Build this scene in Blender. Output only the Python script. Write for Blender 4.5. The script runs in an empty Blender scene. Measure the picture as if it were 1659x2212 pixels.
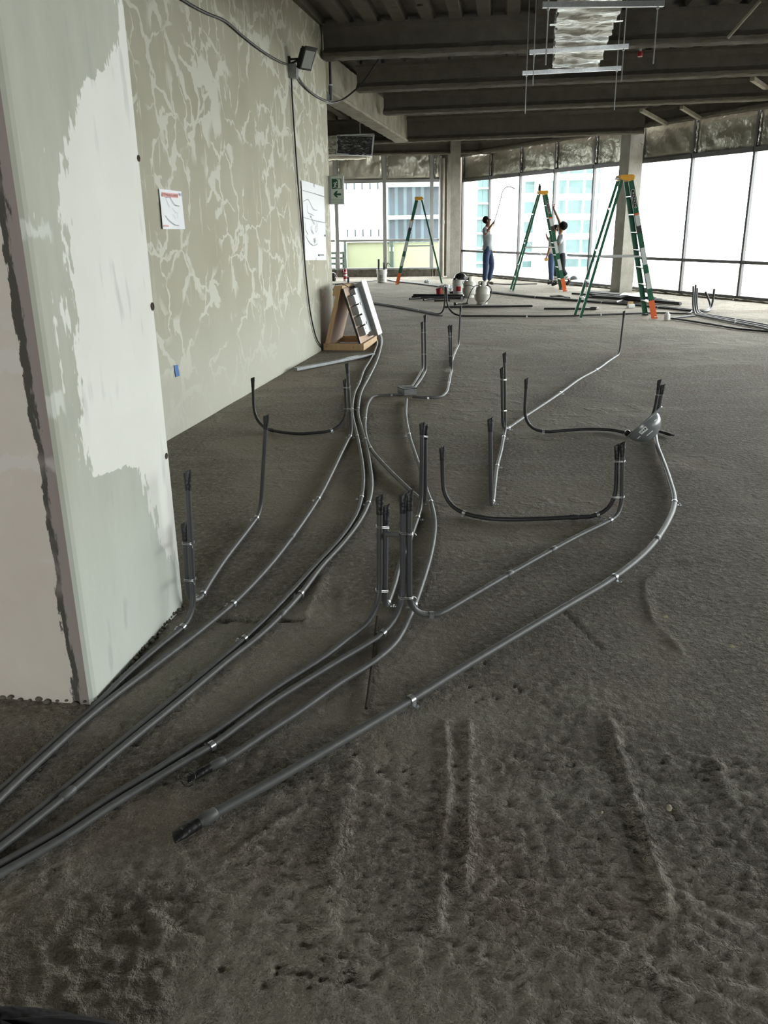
import bpy, bmesh, math, random
import numpy as np
from mathutils import Vector, Matrix

random.seed(7)
rng = np.random.default_rng(11)
SC = bpy.context.scene
COL = SC.collection

# ------------------------------------------------------------------ camera
CAM_H = 1.56
FPX = 1812.0
PITCH = math.atan(.341)
ROLL = math.atan(74 / 5314.)
_c, _s = math.cos(ROLL), math.sin(ROLL)
FW = Vector((0, math.cos(PITCH), -math.sin(PITCH)))
_R0 = Vector((1, 0, 0)); _D0 = Vector((0, -math.sin(PITCH), -math.cos(PITCH)))
RT = _c * _R0 + _s * _D0
DN = -_s * _R0 + _c * _D0
CP = Vector((0, 0, CAM_H))
cam_d = bpy.data.cameras.new('camera'); cam = bpy.data.objects.new('camera', cam_d); COL.objects.link(cam)
cam_d.sensor_fit = 'VERTICAL'; cam_d.sensor_height = 36.0; cam_d.lens = FPX / 2212 * 36.0
cam_d.clip_start = .05; cam_d.clip_end = 600
cam.matrix_world = Matrix(((RT.x, -DN.x, -FW.x, CP.x), (RT.y, -DN.y, -FW.y, CP.y), (RT.z, -DN.z, -FW.z, CP.z), (0, 0, 0, 1)))
SC.camera = cam

# ------------------------------------------------------------------ light and exposure
SKY = 6.2
W = bpy.data.worlds.new('overcast_sky'); SC.world = W; W.use_nodes = True
_bg = W.node_tree.nodes['Background']
_bg.inputs[0].default_value = (1.0, .99, .975, 1); _bg.inputs[1].default_value = SKY
SC.view_settings.view_transform = 'Standard'; SC.view_settings.look = 'None'
SC.view_settings.gamma = 1.0; SC.view_settings.use_curve_mapping = False
SC.view_settings.exposure = 1.24
SC.cycles.max_bounces = 8; SC.cycles.diffuse_bounces = 5; SC.cycles.glossy_bounces = 3
SC.cycles.transparent_max_bounces = 12; SC.cycles.caustics_reflective = False; SC.cycles.caustics_refractive = False
SC.cycles.sample_clamp_indirect = 8.0
SC.cycles.use_adaptive_sampling = True; SC.cycles.adaptive_threshold = .025
try: SC.cycles.use_denoising = True
except Exception: pass

FA = Vector((2.668, 28.886, 0)); FE = Vector((.3998, -.9166, 0)); FN = Vector((-.9166, -.3998, 0))   # right glass facade: start, run, inward
FLEN = 32.3
LA = Vector((-1.434, 28.543, 0)); LE = Vector((.9973, -.0738, 0)); LN = Vector((-.0738, -.9973, 0))    # end glass facade
WIN_TOP = 2.85; BEAM_Z = 3.563; DECK_Z = 3.93

def portal(name, center, run, inward, w, h):
    d = bpy.data.lights.new(name, 'AREA'); d.shape = 'RECTANGLE'; d.size = w; d.size_y = h
    d.cycles.is_portal = True
    o = bpy.data.objects.new(name, d); COL.objects.link(o)
    z = -inward; x = Vector((0, 0, 1)).cross(z).normalized(); y = z.cross(x)
    o.matrix_world = Matrix(((x.x, y.x, z.x, center.x), (x.y, y.y, z.y, center.y), (x.z, y.z, z.z, center.z), (0, 0, 0, 1)))
portal('window_daylight', FA + FE * (FLEN / 2) + Vector((0, 0, 1.47)) - FN * .06, FE, FN, FLEN, 2.8)
portal('added_rear_daylight', Vector((-2.2, -7.66, 1.47)), Vector((1, 0, 0)), Vector((0, 1, 0)), 3.9, 2.8)  # serves the unseen rear opening added for extra light
portal('end_window_daylight', LA + LE * (-1.6) + Vector((0, 0, 1.55)) - LN * .06, LE, LN, 10.5, 2.7)

# ------------------------------------------------------------------ photograph measurements -> world points
def ray(u, v): return (FW + RT * ((u - 829.5) / FPX) + DN * ((v - 1106) / FPX))
def F(u, v, z=0.0):
    d = ray(u, v); return CP + d * ((z - CAM_H) / d.z)
def V(u, v, base):
    d = ray(u, v); n = Vector((base.x, base.y, 0)).normalized()
    return CP + d * (n.dot(base) / n.dot(d))
def PL(u, v, A, e):
    n = Vector((-e.y, e.x, 0)); d = ray(u, v); return CP + d * ((A - CP).dot(n) / d.dot(n))
def AY(u, v, y):
    d = ray(u, v); return CP + d * (y / d.y)
def PX(P):
    q = P - CP; w = q.dot(FW); return (829.5 + FPX * q.dot(RT) / w, 1106 + FPX * q.dot(DN) / w)

# ------------------------------------------------------------------ materials
class NT:
    def __init__(s, name):
        s.m = bpy.data.materials.new(name); s.m.use_nodes = True; s.t = s.m.node_tree
        s.b = s.t.nodes['Principled BSDF']; s.o = s.t.nodes['Material Output']
    def n(s, typ, _set=None, **kw):
        nd = s.t.nodes.new('ShaderNode' + typ)
        for k, v in (_set or {}).items(): setattr(nd, k, v)
        for k, v in kw.items():
            i = nd.inputs[int(k[1:])] if k[0] == 'i' and k[1:].isdigit() else nd.inputs[k.replace('_', ' ')]
            s.put(i, v)
        return nd
    def put(s, i, v):
        if isinstance(v, bpy.types.NodeSocket): s.t.links.new(v, i)
        elif isinstance(v, bpy.types.Node): s.t.links.new(v.outputs[0], i)
        else:
            if i.type == 'RGBA' and len(v) == 3: v = (*v, 1)
            i.default_value = v
    def math(s, op, a, b=0.0, c=None):
        nd = s.n('Math', {'operation': op}, i0=a, i1=b)
        if c is not None: s.put(nd.inputs[2], c)
        return nd.outputs[0]
    def mix(s, f, a, b, mode='MIX'):
        nd = s.n('Mix', {'data_type': 'RGBA', 'blend_type': mode})
        s.put(nd.inputs[0], f); s.put(nd.inputs[6], a); s.put(nd.inputs[7], b); return nd.outputs[2]
    def noise(s, vec, scale, detail=4, rough=.55, dist=0.0):
        return s.n('TexNoise', Vector=vec, Scale=scale, Detail=detail, Roughness=rough, Distortion=dist).outputs[0]
    def ss(s, v, a, b):
        return s.n('MapRange', {'interpolation_type': 'SMOOTHSTEP'}, Value=v, i1=a, i2=b).outputs[0]
    def obj(s): return s.n('TexCoord').outputs['Object']
    def scale(s, vec, sx, sy, sz): return s.n('Mapping', Vector=vec, Scale=(sx, sy, sz)).outputs[0]
    def bump(s, h, strength=.3, dist=.01, normal=None):
        nd = s.n('Bump', Strength=strength, Distance=dist, Height=h)
        if normal is not None: s.put(nd.inputs['Normal'], normal)
        return nd.outputs[0]
    def fin(s, col=None, rough=None, metal=None, normal=None, spec=None):
        for k, v in (('Base Color', col), ('Roughness', rough), ('Metallic', metal), ('Normal', normal), ('Specular IOR Level', spec)):
            if v is not None: s.put(s.b.inputs[k], v)
        return s.m

def flat(name, col, rough=.6, metal=0.0, var=.12, scale=14., bump=0.0, bscale=60., spec=.4):
    """plain coloured surface with a little mottling and fine relief"""
    t = NT(name); o = t.obj()
    n = t.noise(o, scale, 2)
    c2 = tuple(max(0, x * (1 - 2 * var)) for x in col); c3 = tuple(min(1, x * (1 + var)) for x in col)
    c = t.mix(n, c2, c3)
    nm = t.bump(t.noise(o, bscale, 1), bump, .01) if bump else None
    return t.fin(c, rough, metal, nm, spec)

M = {}
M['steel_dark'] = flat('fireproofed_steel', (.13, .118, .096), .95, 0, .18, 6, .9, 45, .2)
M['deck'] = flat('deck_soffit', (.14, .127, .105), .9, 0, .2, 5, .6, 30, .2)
M['concrete'] = flat('column_concrete', (.31, .295, .257), .9, 0, .22, 3.5, .5, 26, .25)
M['girder'] = flat('girder_concrete', (.34, .315, .255), .92, 0, .3, 4, .6, 24, .2)
M['alu'] = flat('window_frame', (.10, .097, .10), .45, .25, .1, 5)
M['alu_light'] = flat('window_frame_light', (.42, .43, .43), .5, .0, .1, 5)
M['fin'] = flat('outer_fin', (.82, .90, .91), .5, 0, .05, 5)
M['curb'] = flat('curb_concrete', (.16, .145, .115), .95, 0, .4, 7, 1.0, 22, .2)
def _conduit():
    t = NT('conduit_dusty_grey'); o = t.obj(); n = t.noise(o, 34., 3, .65)
    zz = t.n('SeparateXYZ', Vector=o).outputs[2]
    dust = t.mix(n, (.068, .070, .072), (.15, .15, .147))
    c = t.mix(t.ss(zz, .09, .03), (.058, .058, .06), dust)
    return t.fin(c, .5, .15, None, .4)
M['conduit'] = _conduit()
M['conduit_dark'] = flat('conduit_dark', (.04, .04, .041), .5, .25, .25, 22, .1, 120)
M['tape'] = flat('black_tape', (.012, .012, .012), .45, 0, .2, 40, .4, 60)
M['strap'] = flat('galvanised_strap', (.62, .64, .66), .3, .85, .2, 60)
M['wire'] = flat('tie_wire', (.6, .6, .6), .35, .9, .1, 60)
M['box'] = flat('box_steel', (.30, .31, .32), .4, .6, .2, 30)
M['wood'] = None
M['rubber'] = flat('black_rubber', (.013, .013, .014), .55, 0, .2, 30)
M['black'] = flat('black_plastic', (.012, .012, .013), .35, 0, .2, 30)
M['white_pl'] = flat('white_plastic', (.74, .74, .72), .4, 0, .06, 20)
M['paper'] = flat('paper_white', (.84, .85, .88), .8, 0, .02, 6)
M['ink'] = flat('ink_grey', (.35, .36, .38), .8, 0, .1, 30)
M['ink_dark'] = flat('ink_dark', (.05, .05, .06), .8, 0, .1, 30)
M['ink_red'] = flat('ink_red', (.8, .42, .4), .8, 0, .1, 30)
M['ink_blue'] = flat('ink_blue', (.45, .5, .75), .8, 0, .1, 30)
M['tape_blue'] = flat('masking_tape_blue', (.055, .17, .42), .7, 0, .1, 30)
M['green'] = flat('ladder_fibreglass_green', (.012, .105, .055), .38, 0, .18, 12)
M['orange'] = flat('ladder_orange', (.72, .13, .03), .45, 0, .1, 20)
M['yellow'] = flat('ladder_cap_yellow', (.72, .36, .03), .45, 0, .1, 20)
M['step'] = flat('aluminium_step', (.62, .64, .64), .35, .5, .1, 30)
M['label'] = flat('sticker_pale', (.55, .58, .58), .5, 0, .1, 60)
M['tank'] = flat('tank_paint', (.47, .46, .41), .38, 0, .1, 8)
M['hat'] = flat('hard_hat_grey', (.2, .215, .22), .25, 0, .06, 8, spec=.6)
M['reflect'] = flat('reflective_tape', (.9, .91, .9), .4, 0, .03, 30)
M['pail'] = flat('pail_white', (.66, .66, .63), .4, 0, .12, 9)
M['red'] = flat('red_paint', (.36, .02, .025), .35, 0, .15, 16)
M['cardboard'] = flat('cardboard', (.42, .27, .14), .8, 0, .12, 12)
M['skin'] = flat('skin_brown', (.20, .095, .052), .5, 0, .12, 30)
M['hair'] = flat('hair_black', (.008, .006, .005), .95, 0, .3, 80, .6, 200, .1)
M['shirt_grey'] = flat('shirt_grey', (.30, .32, .34), .9, 0, .12, 10, .6, 14)
M['shirt_pale'] = flat('shirt_pale', (.42, .43, .44), .9, 0, .12, 10, .6, 14)
M['jeans'] = flat('jeans_blue', (.045, .075, .15), .9, 0, .22, 9, .6, 16)
M['pants_dark'] = flat('work_trousers_dark', (.016, .017, .024), .9, 0, .2, 9, .5, 16)
M['shoe'] = flat('boot_black', (.014, .013, .012), .6, 0, .2, 20)
M['shoe_brown'] = flat('shoe_brown', (.10, .085, .065), .7, 0, .2, 20)
M['glove'] = flat('tool_tan', (.5, .27, .08), .7, 0, .15, 20)
M['rust'] = flat('rusty_bar', (.05, .028, .018), .9, 0, .3, 30, .5, 60)
M['cloth_dark'] = flat('dark_cloth', (.012, .012, .012), .95, 0, .3, 12, .7, 40)
M['sign_face'] = flat('sign_photoluminescent', (.50, .56, .48), .5, 0, .04, 10)
M['sign_green'] = flat('sign_green', (.005, .05, .025), .5, 0, .05, 10)
M['sign_rim'] = flat('sign_rim', (.30, .33, .31), .4, .2, .05, 10)
M['chip'] = flat('mortar_crumb', (.45, .41, .28), .9, 0, .2, 40)
M['lens'] = flat('lamp_glass', (.35, .36, .36), .1, .3, .05, 10)
M['bag'] = flat('plastic_bag_clear', (.62, .64, .66), .2, 0, .2, 12, .7, 20, .7)
M['parapet'] = flat('pale_parapet', (.24, .262, .172), .7, 0, .05, 3)
M['slat_green'] = flat('slat_dark_green', (.045, .07, .055), .7, 0, .25, 6)
M['bld_white'] = flat('facade_white', (.80, .83, .83), .8, 0, .03, .4)
M['bld_glass'] = flat('facade_glass_cyan', (.042, .085, .085), .35, 0, .35, .5)
M['bld_blue'] = flat('facade_glass_blue', (.04, .068, .08), .3, 0, .4, .6)
M['bld_grey'] = flat('facade_grey', (.016, .024, .032), .6, 0, .5, .6)
M['street'] = flat('distant_ground', (.34, .35, .34), 1.0, 0, .2, .05)

def _foil():
    t = NT('foil_wrap'); o = t.obj()
    n = t.noise(t.scale(o, 5, 5, 5), 1.6, 5, .6, 1.2)
    v = t.n('TexVoronoi', Vector=o, Scale=9.).outputs[0]
    h = t.math('ADD', n, t.math('MULTIPLY', v, .35))
    return t.fin(t.mix(n, (.36, .35, .32), (.78, .77, .73)), .22, .9, t.bump(h, .6, .05))
M['foil'] = _foil()
M['foil_bright'] = flat('foil_facing_bright', (.82, .80, .72), .3, .82, .12, 3, .35, 4)
def _foil_dull():
    t = NT('foil_facing'); o = t.obj()
    n = t.noise(t.scale(o, 4, 4, 4), 1.6, 5, .6, .8)
    return t.fin(t.mix(n, (.22, .215, .175), (.42, .41, .35)), .3, .6, t.bump(n, .5, .04))
M['foil_dull'] = _foil_dull()

def _wood():
    t = NT('pine_wood'); o = t.obj()
    n = t.noise(t.scale(o, 30, 4, 4), 2.0, 5, .6, .6)
    return t.fin(t.mix(n, (.40, .25, .12), (.60, .42, .24)), .7)
M['wood'] = _wood()
def _osb():
    t = NT('chipboard_face'); o = t.obj()
    n = t.n('TexVoronoi', Vector=o, Scale=60.).outputs[1]
    return t.fin(t.mix(.25, (.50, .37, .26), n, 'MULTIPLY'), .8)
M['ply'] = flat('plywood_pink', (.50, .36, .27), .8, 0, .08, 10)

def _pane():
    t = NT('window_glass')
    tr = t.n('BsdfTransparent', Color=(.95, .985, .98, 1)); gl = t.n('BsdfGlossy', Color=(.9, .95, .95, 1), Roughness=.02)
    lw = t.n('LayerWeight', Blend=.08)
    mx = t.n('MixShader', i0=t.math('MULTIPLY', lw.outputs['Fresnel'], .5)); t.put(mx.inputs[1], tr); t.put(mx.inputs[2], gl)
    t.put(t.o.inputs[0], mx); return t.m
M['pane'] = _pane()
def _film():
    t = NT('plastic_film'); o = t.obj()
    n = t.noise(t.scale(o, 3, 3, 9), 2.4, 5, .6, 1.5)
    return t.fin(t.mix(t.ss(n, .5, .72), (.012, .012, .013), (.35, .35, .34)), .18, 0, t.bump(n, .9, .05), .8)
M['film'] = _film()

def _floor():
    t = NT('rough_concrete_floor'); g = t.n('TexCoord').outputs['Object']
    big = t.n('TexNoise', Vector=g, Scale=.8, Detail=2.0, Roughness=.6); sp = t.n('SeparateColor', Color=big.outputs[1]); b1, b2, b3 = sp.outputs[0], sp.outputs[1], sp.outputs[2]
    gr = t.noise(g, 36., 4, .70)
    mid = t.noise(g, 5., 2, .6)
    ax = t.noise(t.scale(g, .5, 3.2, 1), 1.2, 2, .6)
    open_ = t.math('MAXIMUM', t.ss(b2, .44, .56), t.math('MULTIPLY', t.ss(mid, .5, .66), .7))      # open-textured patches between trowelled ones
    c = t.mix(b1, (.212, .188, .155), (.30, .27, .226))
    c = t.mix(t.math('MULTIPLY', t.ss(mid, .42, .75), .4), c, (.34, .312, .265))
    c = t.mix(t.math('MULTIPLY', t.ss(ax, .50, .72), .4), c, (.37, .345, .30))
    c = t.mix(t.math('MULTIPLY', t.ss(b3, .56, .70), .3), c, (.25, .17, .135))
    spk = t.noise(g, 170., 1, .5)
    hole = t.math('MULTIPLY', t.ss(gr, .46, .34), t.math('ADD', .3, t.math('MULTIPLY', open_, .7)))
    c = t.mix(t.math('MULTIPLY', hole, .5), c, (.08, .07, .058))
    c = t.mix(t.math('MULTIPLY', t.math('MULTIPLY', t.ss(gr, .53, .64), t.math('ADD', .35, open_)), .5), c, (.47, .435, .37))
    c = t.mix(t.math('MULTIPLY', t.ss(spk, .60, .70), .5), c, (.46, .43, .37)); c = t.mix(t.math('MULTIPLY', t.ss(spk, .36, .28), .6), c, (.07, .062, .05))
    h = t.math('MULTIPLY', gr, t.math('ADD', .30, t.math('MULTIPLY', open_, .9)))
    return t.fin(c, .88, 0, t.bump(h, 1.0, .042), .12)
M['floor'] = _floor()

def _wall():
    t = NT('patched_plaster_wall'); o = t.obj()          # local x along wall, z up
    p = t.scale(o, 1, 0, 1)
    wn = t.n('TexNoise', Vector=p, Scale=3.4, Detail=3.0, Roughness=.6); wob = wn.outputs[1]
    ws = t.n('SeparateColor', Color=wob).outputs
    pd = t.n('VectorMath', {'operation': 'MULTIPLY_ADD'}, i0=wob, i1=(.42, .0, .42), i2=p).outputs[0]
    e1 = t.n('TexVoronoi', {'feature': 'DISTANCE_TO_EDGE'}, Vector=t.scale(pd, 1.35, 1, 2.2), Scale=1.0).outputs[0]
    e2 = t.n('TexVoronoi', {'feature': 'DISTANCE_TO_EDGE'}, Vector=t.scale(pd, 3.4, 1, 1.7), Scale=1.0).outputs[0]
    th = t.math('MULTIPLY_ADD', ws[0], .16, -.052)
    kn = t.n('SeparateColor', Color=t.n('TexNoise', Vector=p, Scale=1.7, Detail=2.0).outputs[1]).outputs
    v1 = t.math('MULTIPLY', t.ss(t.math('SUBTRACT', e1, th), .012, -.008), t.ss(kn[0], .42, .52))
    th2 = t.math('MULTIPLY_ADD', ws[2], .19, -.058)
    v2 = t.math('MULTIPLY', t.ss(t.math('SUBTRACT', e2, th2), .012, -.008), t.ss(kn[1], .46, .54))
    streak = t.ss(t.noise(t.scale(p, 9., 1, 1.3), 1.0, 3, .65), .60, .66)
    z = t.n('SeparateXYZ', Vector=o).outputs[2]
    v = t.math('MAXIMUM', t.math('MAXIMUM', v1, v2), t.math('MULTIPLY', streak, t.math('MULTIPLY_ADD', t.ss(z, 1.0, 2.4), .6, .2)))
    v = t.math('MULTIPLY', v, t.math('MULTIPLY_ADD', t.ss(z, .1, .95), .8, .2))
    base = t.mix(kn[2], (.34, .315, .24), (.45, .43, .345))
    base = t.mix(t.math('MULTIPLY', t.ss(z, 1.2, .1), .7), base, (.50, .50, .435))
    c = t.mix(t.math('MULTIPLY', v, .62), base, (.66, .665, .59))
    spot = t.ss(t.n('TexVoronoi', Vector=p, Scale=2.0).outputs[0], .028, .018)
    c = t.mix(t.math('MULTIPLY', spot, .8), c, (.08, .075, .07))
    return t.fin(c, .82, 0, t.bump(t.noise(p, 22., 2, .6), .2, .006), .3)
M['wall'] = _wall()

# ------------------------------------------------------------------ mesh helpers
def wm(o):
    m = o.matrix_basis.copy()
    return wm(o.parent) @ m if o.parent else m

def tag(o, label=None, cat=None, group=None, kind=None):
    if label: o['label'] = label
    if cat: o['category'] = cat
    if group: o['group'] = group
    if kind: o['kind'] = kind
    return o

def empty(name, loc, rz=0.0, label=None, cat=None, group=None, kind=None):
    o = bpy.data.objects.new(name, None); COL.objects.link(o)
    o.location = loc; o.rotation_euler = (0, 0, rz); o.empty_display_size = .1
    return tag(o, label, cat, group, kind)

class MB:
    def __init__(s): s.v = []; s.f = []; s.mi = []
    def add(s, vs, fs, mi=0):
        b = len(s.v); s.v += [Vector(p) for p in vs]; s.f += [tuple(i + b for i in f) for f in fs]; s.mi += [mi] * len(fs); return s
    def box(s, c, size, R=None, mi=0, taper=1.0):
        hx, hy, hz = (x / 2 for x in size); R = R or Matrix.Identity(3); c = Vector(c)
        vs = [c + R @ Vector((x * hx * (taper if z > 0 else 1), y * hy * (taper if z > 0 else 1), z * hz)) for z in (-1, 1) for y in (-1, 1) for x in (-1, 1)]
        return s.add(vs, [(0, 2, 3, 1), (4, 5, 7, 6), (0, 1, 5, 4), (2, 6, 7, 3), (0, 4, 6, 2), (1, 3, 7, 5)], mi)
    def bar(s, a, b, w, h, up=Vector((0, 0, 1)), mi=0):
        """box from a to b; w across, h along 'up'"""
        a = Vector(a); b = Vector(b); d = (b - a); L = d.length; d = d.normalized()
        x = d.cross(up).normalized(); z = x.cross(d)
        R = Matrix((x, d, z)).transposed()
        return s.box((a + b) / 2, (w, L, h), R, mi)
    def tube(s, pts, r, n=10, cap=True, mi=0, flatten=None):
        pts = [Vector(p) for p in pts]; k = len(pts); rs = r if isinstance(r, (list, tuple)) else [r] * k
        t0 = (pts[1] - pts[0]).normalized()
        a = t0.cross(Vector((0, 0, 1)))
        if a.length < .05: a = t0.cross(Vector((0, 1, 0)))
        a.normalize(); vs = []; b = len(s.v)
        for i, p in enumerate(pts):
            t = (pts[min(i + 1, k - 1)] - pts[max(i - 1, 0)]).normalized()
            a = (a - t * a.dot(t)).normalized(); c = t.cross(a)
            vs += [p + (a * math.cos(2 * math.pi * j / n) + c * math.sin(2 * math.pi * j / n)) * rs[i] for j in range(n)]
        fs = [(i * n + j, i * n + (j + 1) % n, (i + 1) * n + (j + 1) % n, (i + 1) * n + j) for i in range(k - 1) for j in range(n)]
        if cap: fs += [tuple(range(n - 1, -1, -1)), tuple((k - 1) * n + j for j in range(n))]
        return s.add(vs, fs, mi)
    def lathe(s, prof, n=24, c=(0, 0, 0), mi=0, axis=None, a0=0.0, a1=2 * math.pi):
        c = Vector(c); R = axis or Matrix.Identity(3); k = len(prof); full = abs(a1 - a0 - 2 * math.pi) < 1e-6
        m = n if full else n + 1
        vs = [c + R @ Vector((r * math.cos(a0 + (a1 - a0) * j / n), r * math.sin(a0 + (a1 - a0) * j / n), z)) for r, z in prof for j in range(m)]
        fs = [(i * m + j, i * m + (j + 1) % m, (i + 1) * m + (j + 1) % m, (i + 1) * m + j) for i in range(k - 1) for j in range(m if full else m - 1)]
        return s.add(vs, fs, mi)
    def prism(s, poly, h, R=None, c=(0, 0, 0), mi=0):
        """polygon in local xy extruded along local z"""
        R = R or Matrix.Identity(3); c = Vector(c); n = len(poly)
        vs = [c + R @ Vector((x, y, z)) for z in (0, h) for x, y in poly]
        fs = [tuple(range(n - 1, -1, -1)), tuple(range(n, 2 * n))] + [(i, (i + 1) % n, n + (i + 1) % n, n + i) for i in range(n)]
        return s.add(vs, fs, mi)
    def ellipsoid(s, c, rad, n=14, m=9, R=None, mi=0):
        c = Vector(c); R = R or Matrix.Identity(3); vs = []; fs = []
        for i in range(m + 1):
            th = math.pi * i / m
            for j in range(n):
                ph = 2 * math.pi * j / n
                vs.append(c + R @ Vector((rad[0] * math.sin(th) * math.cos(ph), rad[1] * math.sin(th) * math.sin(ph), rad[2] * math.cos(th))))
        fs = [(i * n + j, (i + 1) * n + j, (i + 1) * n + (j + 1) % n, i * n + (j + 1) % n) for i in range(m) for j in range(n)]
        return s.add(vs, fs, mi)
    def sheet(s, A, ex, ez, nx, nz, fn=None, mi=0):
        vs = []; nrm = Vector(ex).cross(Vector(ez)).normalized()
        for k in range(nz + 1):
            for i in range(nx + 1):
                p = Vector(A) + Vector(ex) * (i / nx) + Vector(ez) * (k / nz)
                if fn: p = p + nrm * fn(i / nx, k / nz)
                vs.append(p)
        fs = [(k * (nx + 1) + i, k * (nx + 1) + i + 1, (k + 1) * (nx + 1) + i + 1, (k + 1) * (nx + 1) + i) for k in range(nz) for i in range(nx)]
        return s.add(vs, fs, mi)
    def build(s, name, mat, parent=None, smooth=False, origin=None, rz=0.0, world=True, weld=False):
        """world=True: vertices are world points; moved into the parent's (or own) frame"""
        me = bpy.data.meshes.new(name)
        base = Matrix.Identity(4)
        if parent is not None: base = wm(parent) if world else Matrix.Identity(4)
        elif origin is not None: base = (Matrix.Translation(origin) @ Matrix.Rotation(rz, 4, 'Z')) if world else Matrix.Identity(4)
        inv = base.inverted()
        me.from_pydata([tuple(inv @ p) for p in s.v], [], s.f); 
        mats = mat if isinstance(mat, (list, tuple)) else [mat]
        for m in mats: me.materials.append(m)
        if len(mats) > 1:
            for p, i in zip(me.polygons, s.mi): p.material_index = i
        if smooth:
            for p in me.polygons: p.use_smooth = True
        bm = bmesh.new(); bm.from_mesh(me)
        if weld: bmesh.ops.remove_doubles(bm, verts=bm.verts, dist=1e-4)
        bmesh.ops.recalc_face_normals(bm, faces=bm.faces); bm.to_mesh(me); bm.free()
        if smooth:
            try: me.set_sharp_from_angle(angle=math.radians(40))
            except Exception: pass
        o = bpy.data.objects.new(name, me); COL.objects.link(o)
        if parent is not None: o.parent = parent
        elif origin is not None: o.location = origin; o.rotation_euler = (0, 0, rz)
        return o

def catmull(P, n=6):
    if len(P) < 3: return [Vector(p) for p in P]
    P = [Vector(p) for p in P]; Q = [P[0] * 2 - P[1]] + P + [P[-1] * 2 - P[-2]]; out = []
    for i in range(1, len(Q) - 2):
        p0, p1, p2, p3 = Q[i - 1:i + 3]
        t0 = 0; t1 = t0 + max(1e-4, (p1 - p0).length ** .5); t2 = t1 + max(1e-4, (p2 - p1).length ** .5); t3 = t2 + max(1e-4, (p3 - p2).length ** .5)
        for k in range(n):
            t = t1 + (t2 - t1) * k / n
            A1 = p0 * ((t1 - t) / (t1 - t0)) + p1 * ((t - t0) / (t1 - t0)); A2 = p1 * ((t2 - t) / (t2 - t1)) + p2 * ((t - t1) / (t2 - t1)); A3 = p2 * ((t3 - t) / (t3 - t2)) + p3 * ((t - t2) / (t3 - t2))
            B1 = A1 * ((t2 - t) / (t2 - t0)) + A2 * ((t - t0) / (t2 - t0)); B2 = A2 * ((t3 - t) / (t3 - t1)) + A3 * ((t - t1) / (t3 - t1))
            out.append(B1 * ((t2 - t) / (t2 - t1)) + B2 * ((t - t1) / (t2 - t1)))
    return out + [P[-1]]

def vnoise(x, y, seed=0):
    """smooth value noise, numpy arrays"""
    def hsh(i, j):
        n = (i * 374761393 + j * 668265263 + seed * 144665) & 0x7fffffff
        n = ((n ^ (n >> 13)) * 1274126177) & 0x7fffffff
        return (n ^ (n >> 16)) / 0x7fffffff
    xi = np.floor(x).astype(np.int64); yi = np.floor(y).astype(np.int64); xf = x - xi; yf = y - yi
    u = xf * xf * (3 - 2 * xf); w = yf * yf * (3 - 2 * yf)
    return (hsh(xi, yi) * (1 - u) + hsh(xi + 1, yi) * u) * (1 - w) + (hsh(xi, yi + 1) * (1 - u) + hsh(xi + 1, yi + 1) * u) * w

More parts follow.
